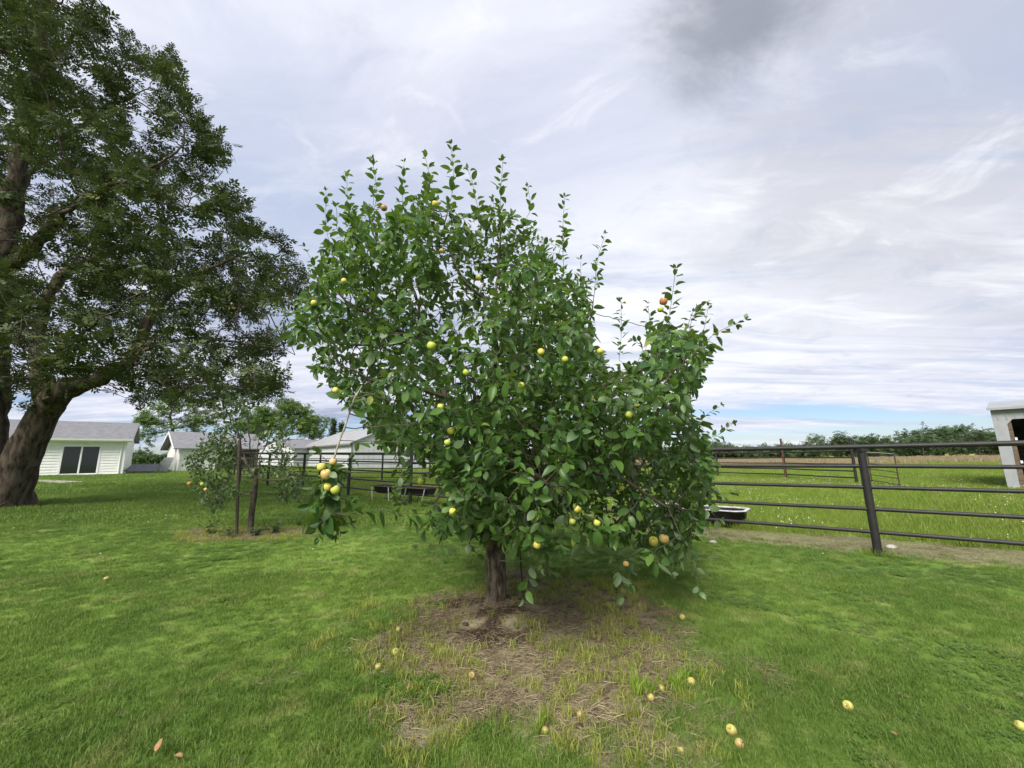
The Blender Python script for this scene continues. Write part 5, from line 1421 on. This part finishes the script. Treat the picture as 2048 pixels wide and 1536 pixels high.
# lawn
Ps, Vi, Sc = [], [], []
for y0, y1, dens in ((1.2, 3.2, 400), (3.2, 5.5, 300), (5.5, 9.5, 150)):
    n = int(area(y0, y1)*dens); x, y = wedge(n, y0, y1)
    dm = dirt_mask(x, y); bfx = behind_fence(x, y); hm = hay_mask(x, y)
    keep = (rng.random(n) > dm*1.05) & (bfx < .6) & (rng.random(n) > hm*.85)
    x, y = x[keep], y[keep]; n = len(x)
    cv = fbm(x*.9, y*.9, 71); isc = (cv+rng.normal(0, .05, n)) > .66
    Ps.append(on_ground(x, y)); Vi.append(np.where(isc, rng.integers(5, 7, n), rng.integers(0, 5, n))); Sc.append(rng.uniform(.7, 1.15, n)*(.45+.72*fbm(x*1.3, y*1.3, 72)))
Ps = np.concatenate(Ps); Vi = np.concatenate(Vi); Sc = np.concatenate(Sc)
instancer('lawn_grass', 'short mown grass and clover over the near lawn', 'grass', LAWN, Ps, Vi, rng.uniform(0, 6.28, len(Ps)), Sc)
Ps, Sc = [], []
for y0, y1, dens in ((9.0, 16, 34), (16, 42, 9)):
    n = int(area(y0, y1)*dens); x, y = wedge(n, y0, y1)
    keep = (behind_fence(x, y) < .6) & (rng.random(n) > dirt_mask(x, y)); x, y = x[keep], y[keep]; n = len(x)
    Ps.append(on_ground(x, y)); Sc.append(rng.uniform(.7, 1.3, n)*(1.0 if y0 < 12 else 1.35))
Ps = np.concatenate(Ps); Sc = np.concatenate(Sc)
instancer('lawn_grass', 'mown grass of the far lawn up to the house', 'grass', FARL, Ps, rng.integers(0, 4, len(Ps)), rng.uniform(0, 6.28, len(Ps)), Sc)
# pasture behind the fence: longer, uneven
PAS = [clump(40, .20, .17, .008, .7, M['pasture'], 'pasture_clump', seed=60+k) for k in range(4)]+[clump(16, .14, .26, .006, .5, M['tuft'], 'seedhead_clump', seed=70)]
Ps, Vi, Sc = [], [], []
for y0, y1, dens in ((3.5, 12, 60), (12, 24, 22), (24, 55, 6)):
    n = int(area(y0, y1)*dens); x, y = wedge(n, y0, y1)
    keep = (behind_fence(x, y) > .5) & (rng.random(n) > hay_mask(x, y)*1.1); x, y = x[keep], y[keep]; n = len(x)
    Ps.append(on_ground(x, y)); Vi.append(np.where(rng.random(n) < .05, 4, rng.integers(0, 4, n))); Sc.append(rng.uniform(.6, 1.2, n)*(.6+.8*fbm(x*.35, y*.35, 73))*(1 if y0 < 20 else 1.5))
Ps = np.concatenate(Ps); Vi = np.concatenate(Vi); Sc = np.concatenate(Sc)
instancer('pasture_grass', 'longer bright green grass in the pasture beyond the fence', 'grass', PAS, Ps, Vi, rng.uniform(0, 6.28, len(Ps)), Sc)
# uncut grass round the post feet
Ps, n0 = [], 0
for s in S_posts[1:-1]:
    b = gpt(s); k_ = 7; Ps.append(on_ground(b[0]+rng.normal(0, .10, k_), b[1]+rng.normal(0, .10, k_)))
Ps = np.concatenate(Ps)
instancer('post_grass', 'uncut grass tufts round the fence post feet', 'grass', PAS[:4], Ps, rng.integers(0, 4, len(Ps)), rng.uniform(0, 6.28, len(Ps)), rng.uniform(.35, .8, len(Ps)))
# tan standing grass at the far edge of the field
n = 5200; x = rng.uniform(8, 150, n); y = rng.uniform(50, 98, n); keep = np.abs(x/y) < 1.7; x, y = x[keep], y[keep]
TAN = [clump(30, .7, .55, .03, .4, M['straw'], 'dry_clump', seed=80+k) for k in range(3)]
instancer('dry_grass', 'tan standing dry grass at the far side of the pasture', 'grass', TAN, on_ground(x, y), rng.integers(0, 3, len(x)), rng.uniform(0, 6.28, len(x)), rng.uniform(.7, 1.4, len(x)))
# straw, tufts and clods on the bare patches, cut hay along the fence
STR = [straw_clump(44, .12, .075, .0020, 100+k, M['straw']) for k in range(4)]
x, y = wedge(60000, 1.8, 9.0); keep = (rng.random(len(x)) < dirt_mask(x, y)*np.clip(1.3*fbm(x*2.5, y*2.5, 81), 0, 1)*(1-.75*dug_mask(x, y))*.75); x, y = x[keep], y[keep]
x2, y2 = wedge(16000, 2.5, 14); k2 = rng.random(len(x2)) < hay_mask(x2, y2)*.9; x2, y2 = x2[k2], y2[k2]
x3, y3 = wedge(220, 1.6, 6); x = np.concatenate([x, x2, x3]); y = np.concatenate([y, y2, y3])
Pq = on_ground(x, y); Pq[-len(x3):, 2] += .035
instancer('straw_litter', 'dry straw and hay lying on the bare patch and along the fence', 'straw', STR, Pq, rng.integers(0, 4, len(x)), rng.uniform(0, 6.28, len(x)), np.concatenate([rng.uniform(.5, 1.3, len(x)-len(x3)), rng.uniform(.2, .3, len(x3))]))
x, y = wedge(110000, 1.8, 9.0); dm = dirt_mask(x, y); keep = (rng.random(len(x)) < np.where(dm > .12, .6*sm(fbm(x*2.1, y*2.1, 82), .40, .60)*(1-.55*dm)+.03, 0)*(1-dug_mask(x, y))); x, y = x[keep], y[keep]
instancer('yellow_tufts', 'yellowing grass tufts scattered over the bare patch', 'grass', TUFT, on_ground(x, y), rng.integers(0, 3, len(x)), rng.uniform(0, 6.28, len(x)), rng.uniform(.5, 1.15, len(x)))
qs = []
for px_, py_, k in ((1290, 1385, 9), (1340, 1372, 10), (1100, 1458, 6), (1390, 1360, 5)):
    g_ = ground(px_, py_); qs += [(g_[0]+rng.normal(0, .05), g_[1]+rng.normal(0, .035)) for _ in range(k)]
qs = np.array(qs)
M['bright'] = grass_mat('fresh_blades', (0.18, 0.30, 0.035), (0.27, 0.38, 0.05), (0.26, 0.34, 0.06))
BT = [clump(12, .02, .14, .007, .6, M['bright'], 'bright_tuft', seed=120+k) for k in range(3)]
instancer('bright_tufts', 'fresh bright green tufts around the fallen green apples', 'grass', BT, on_ground(qs[:, 0], qs[:, 1]), rng.integers(0, 3, len(qs)), rng.uniform(0, 6.28, len(qs)), rng.uniform(.7, 1.2, len(qs)))
CL = [clod_mesh(130+k) for k in range(4)]
x, y = wedge(120000, 1.8, 9.0); keep = rng.random(len(x)) < .12*dirt_mask(x, y)+.8*dug_mask(x, y); x, y = x[keep], y[keep]; Pq = on_ground(x, y); Pq[:, 2] += .003
instancer('soil_clods', 'dark crumbled soil clods around the trunk foot', 'soil', CL, Pq, rng.integers(0, 4, len(x)), rng.uniform(0, 6.28, len(x)), np.minimum(rng.exponential(.5, len(x))+.25, 1.7))
BL = [blossom_mesh(140+k) for k in range(2)]
x, y = wedge(9000, 4, 24); keep = (behind_fence(x, y) > 1.0) & (rng.random(len(x)) < .8*sm(fbm(x*.5, y*.5, 83), .42, .62)); x, y = x[keep], y[keep]
x2, y2 = wedge(70, 2.2, 12); k2 = (behind_fence(x2, y2) < 0) & (dirt_mask(x2, y2) < .2); x2, y2 = x2[k2], y2[k2]
Pq = np.concatenate([on_ground(x, y), on_ground(x2, y2)]); Pq[:len(x), 2] += rng.uniform(.11, .17, len(x)); Pq[len(x):, 2] += .055
instancer('clover_blossoms', 'tiny white clover blossoms speckling the pasture grass', 'blossom', BL, Pq, rng.integers(0, 2, len(Pq)), rng.uniform(0, 6.28, len(Pq)), np.concatenate([rng.uniform(.5, 1.0, len(x)), rng.uniform(.4, .7, len(x2))]))
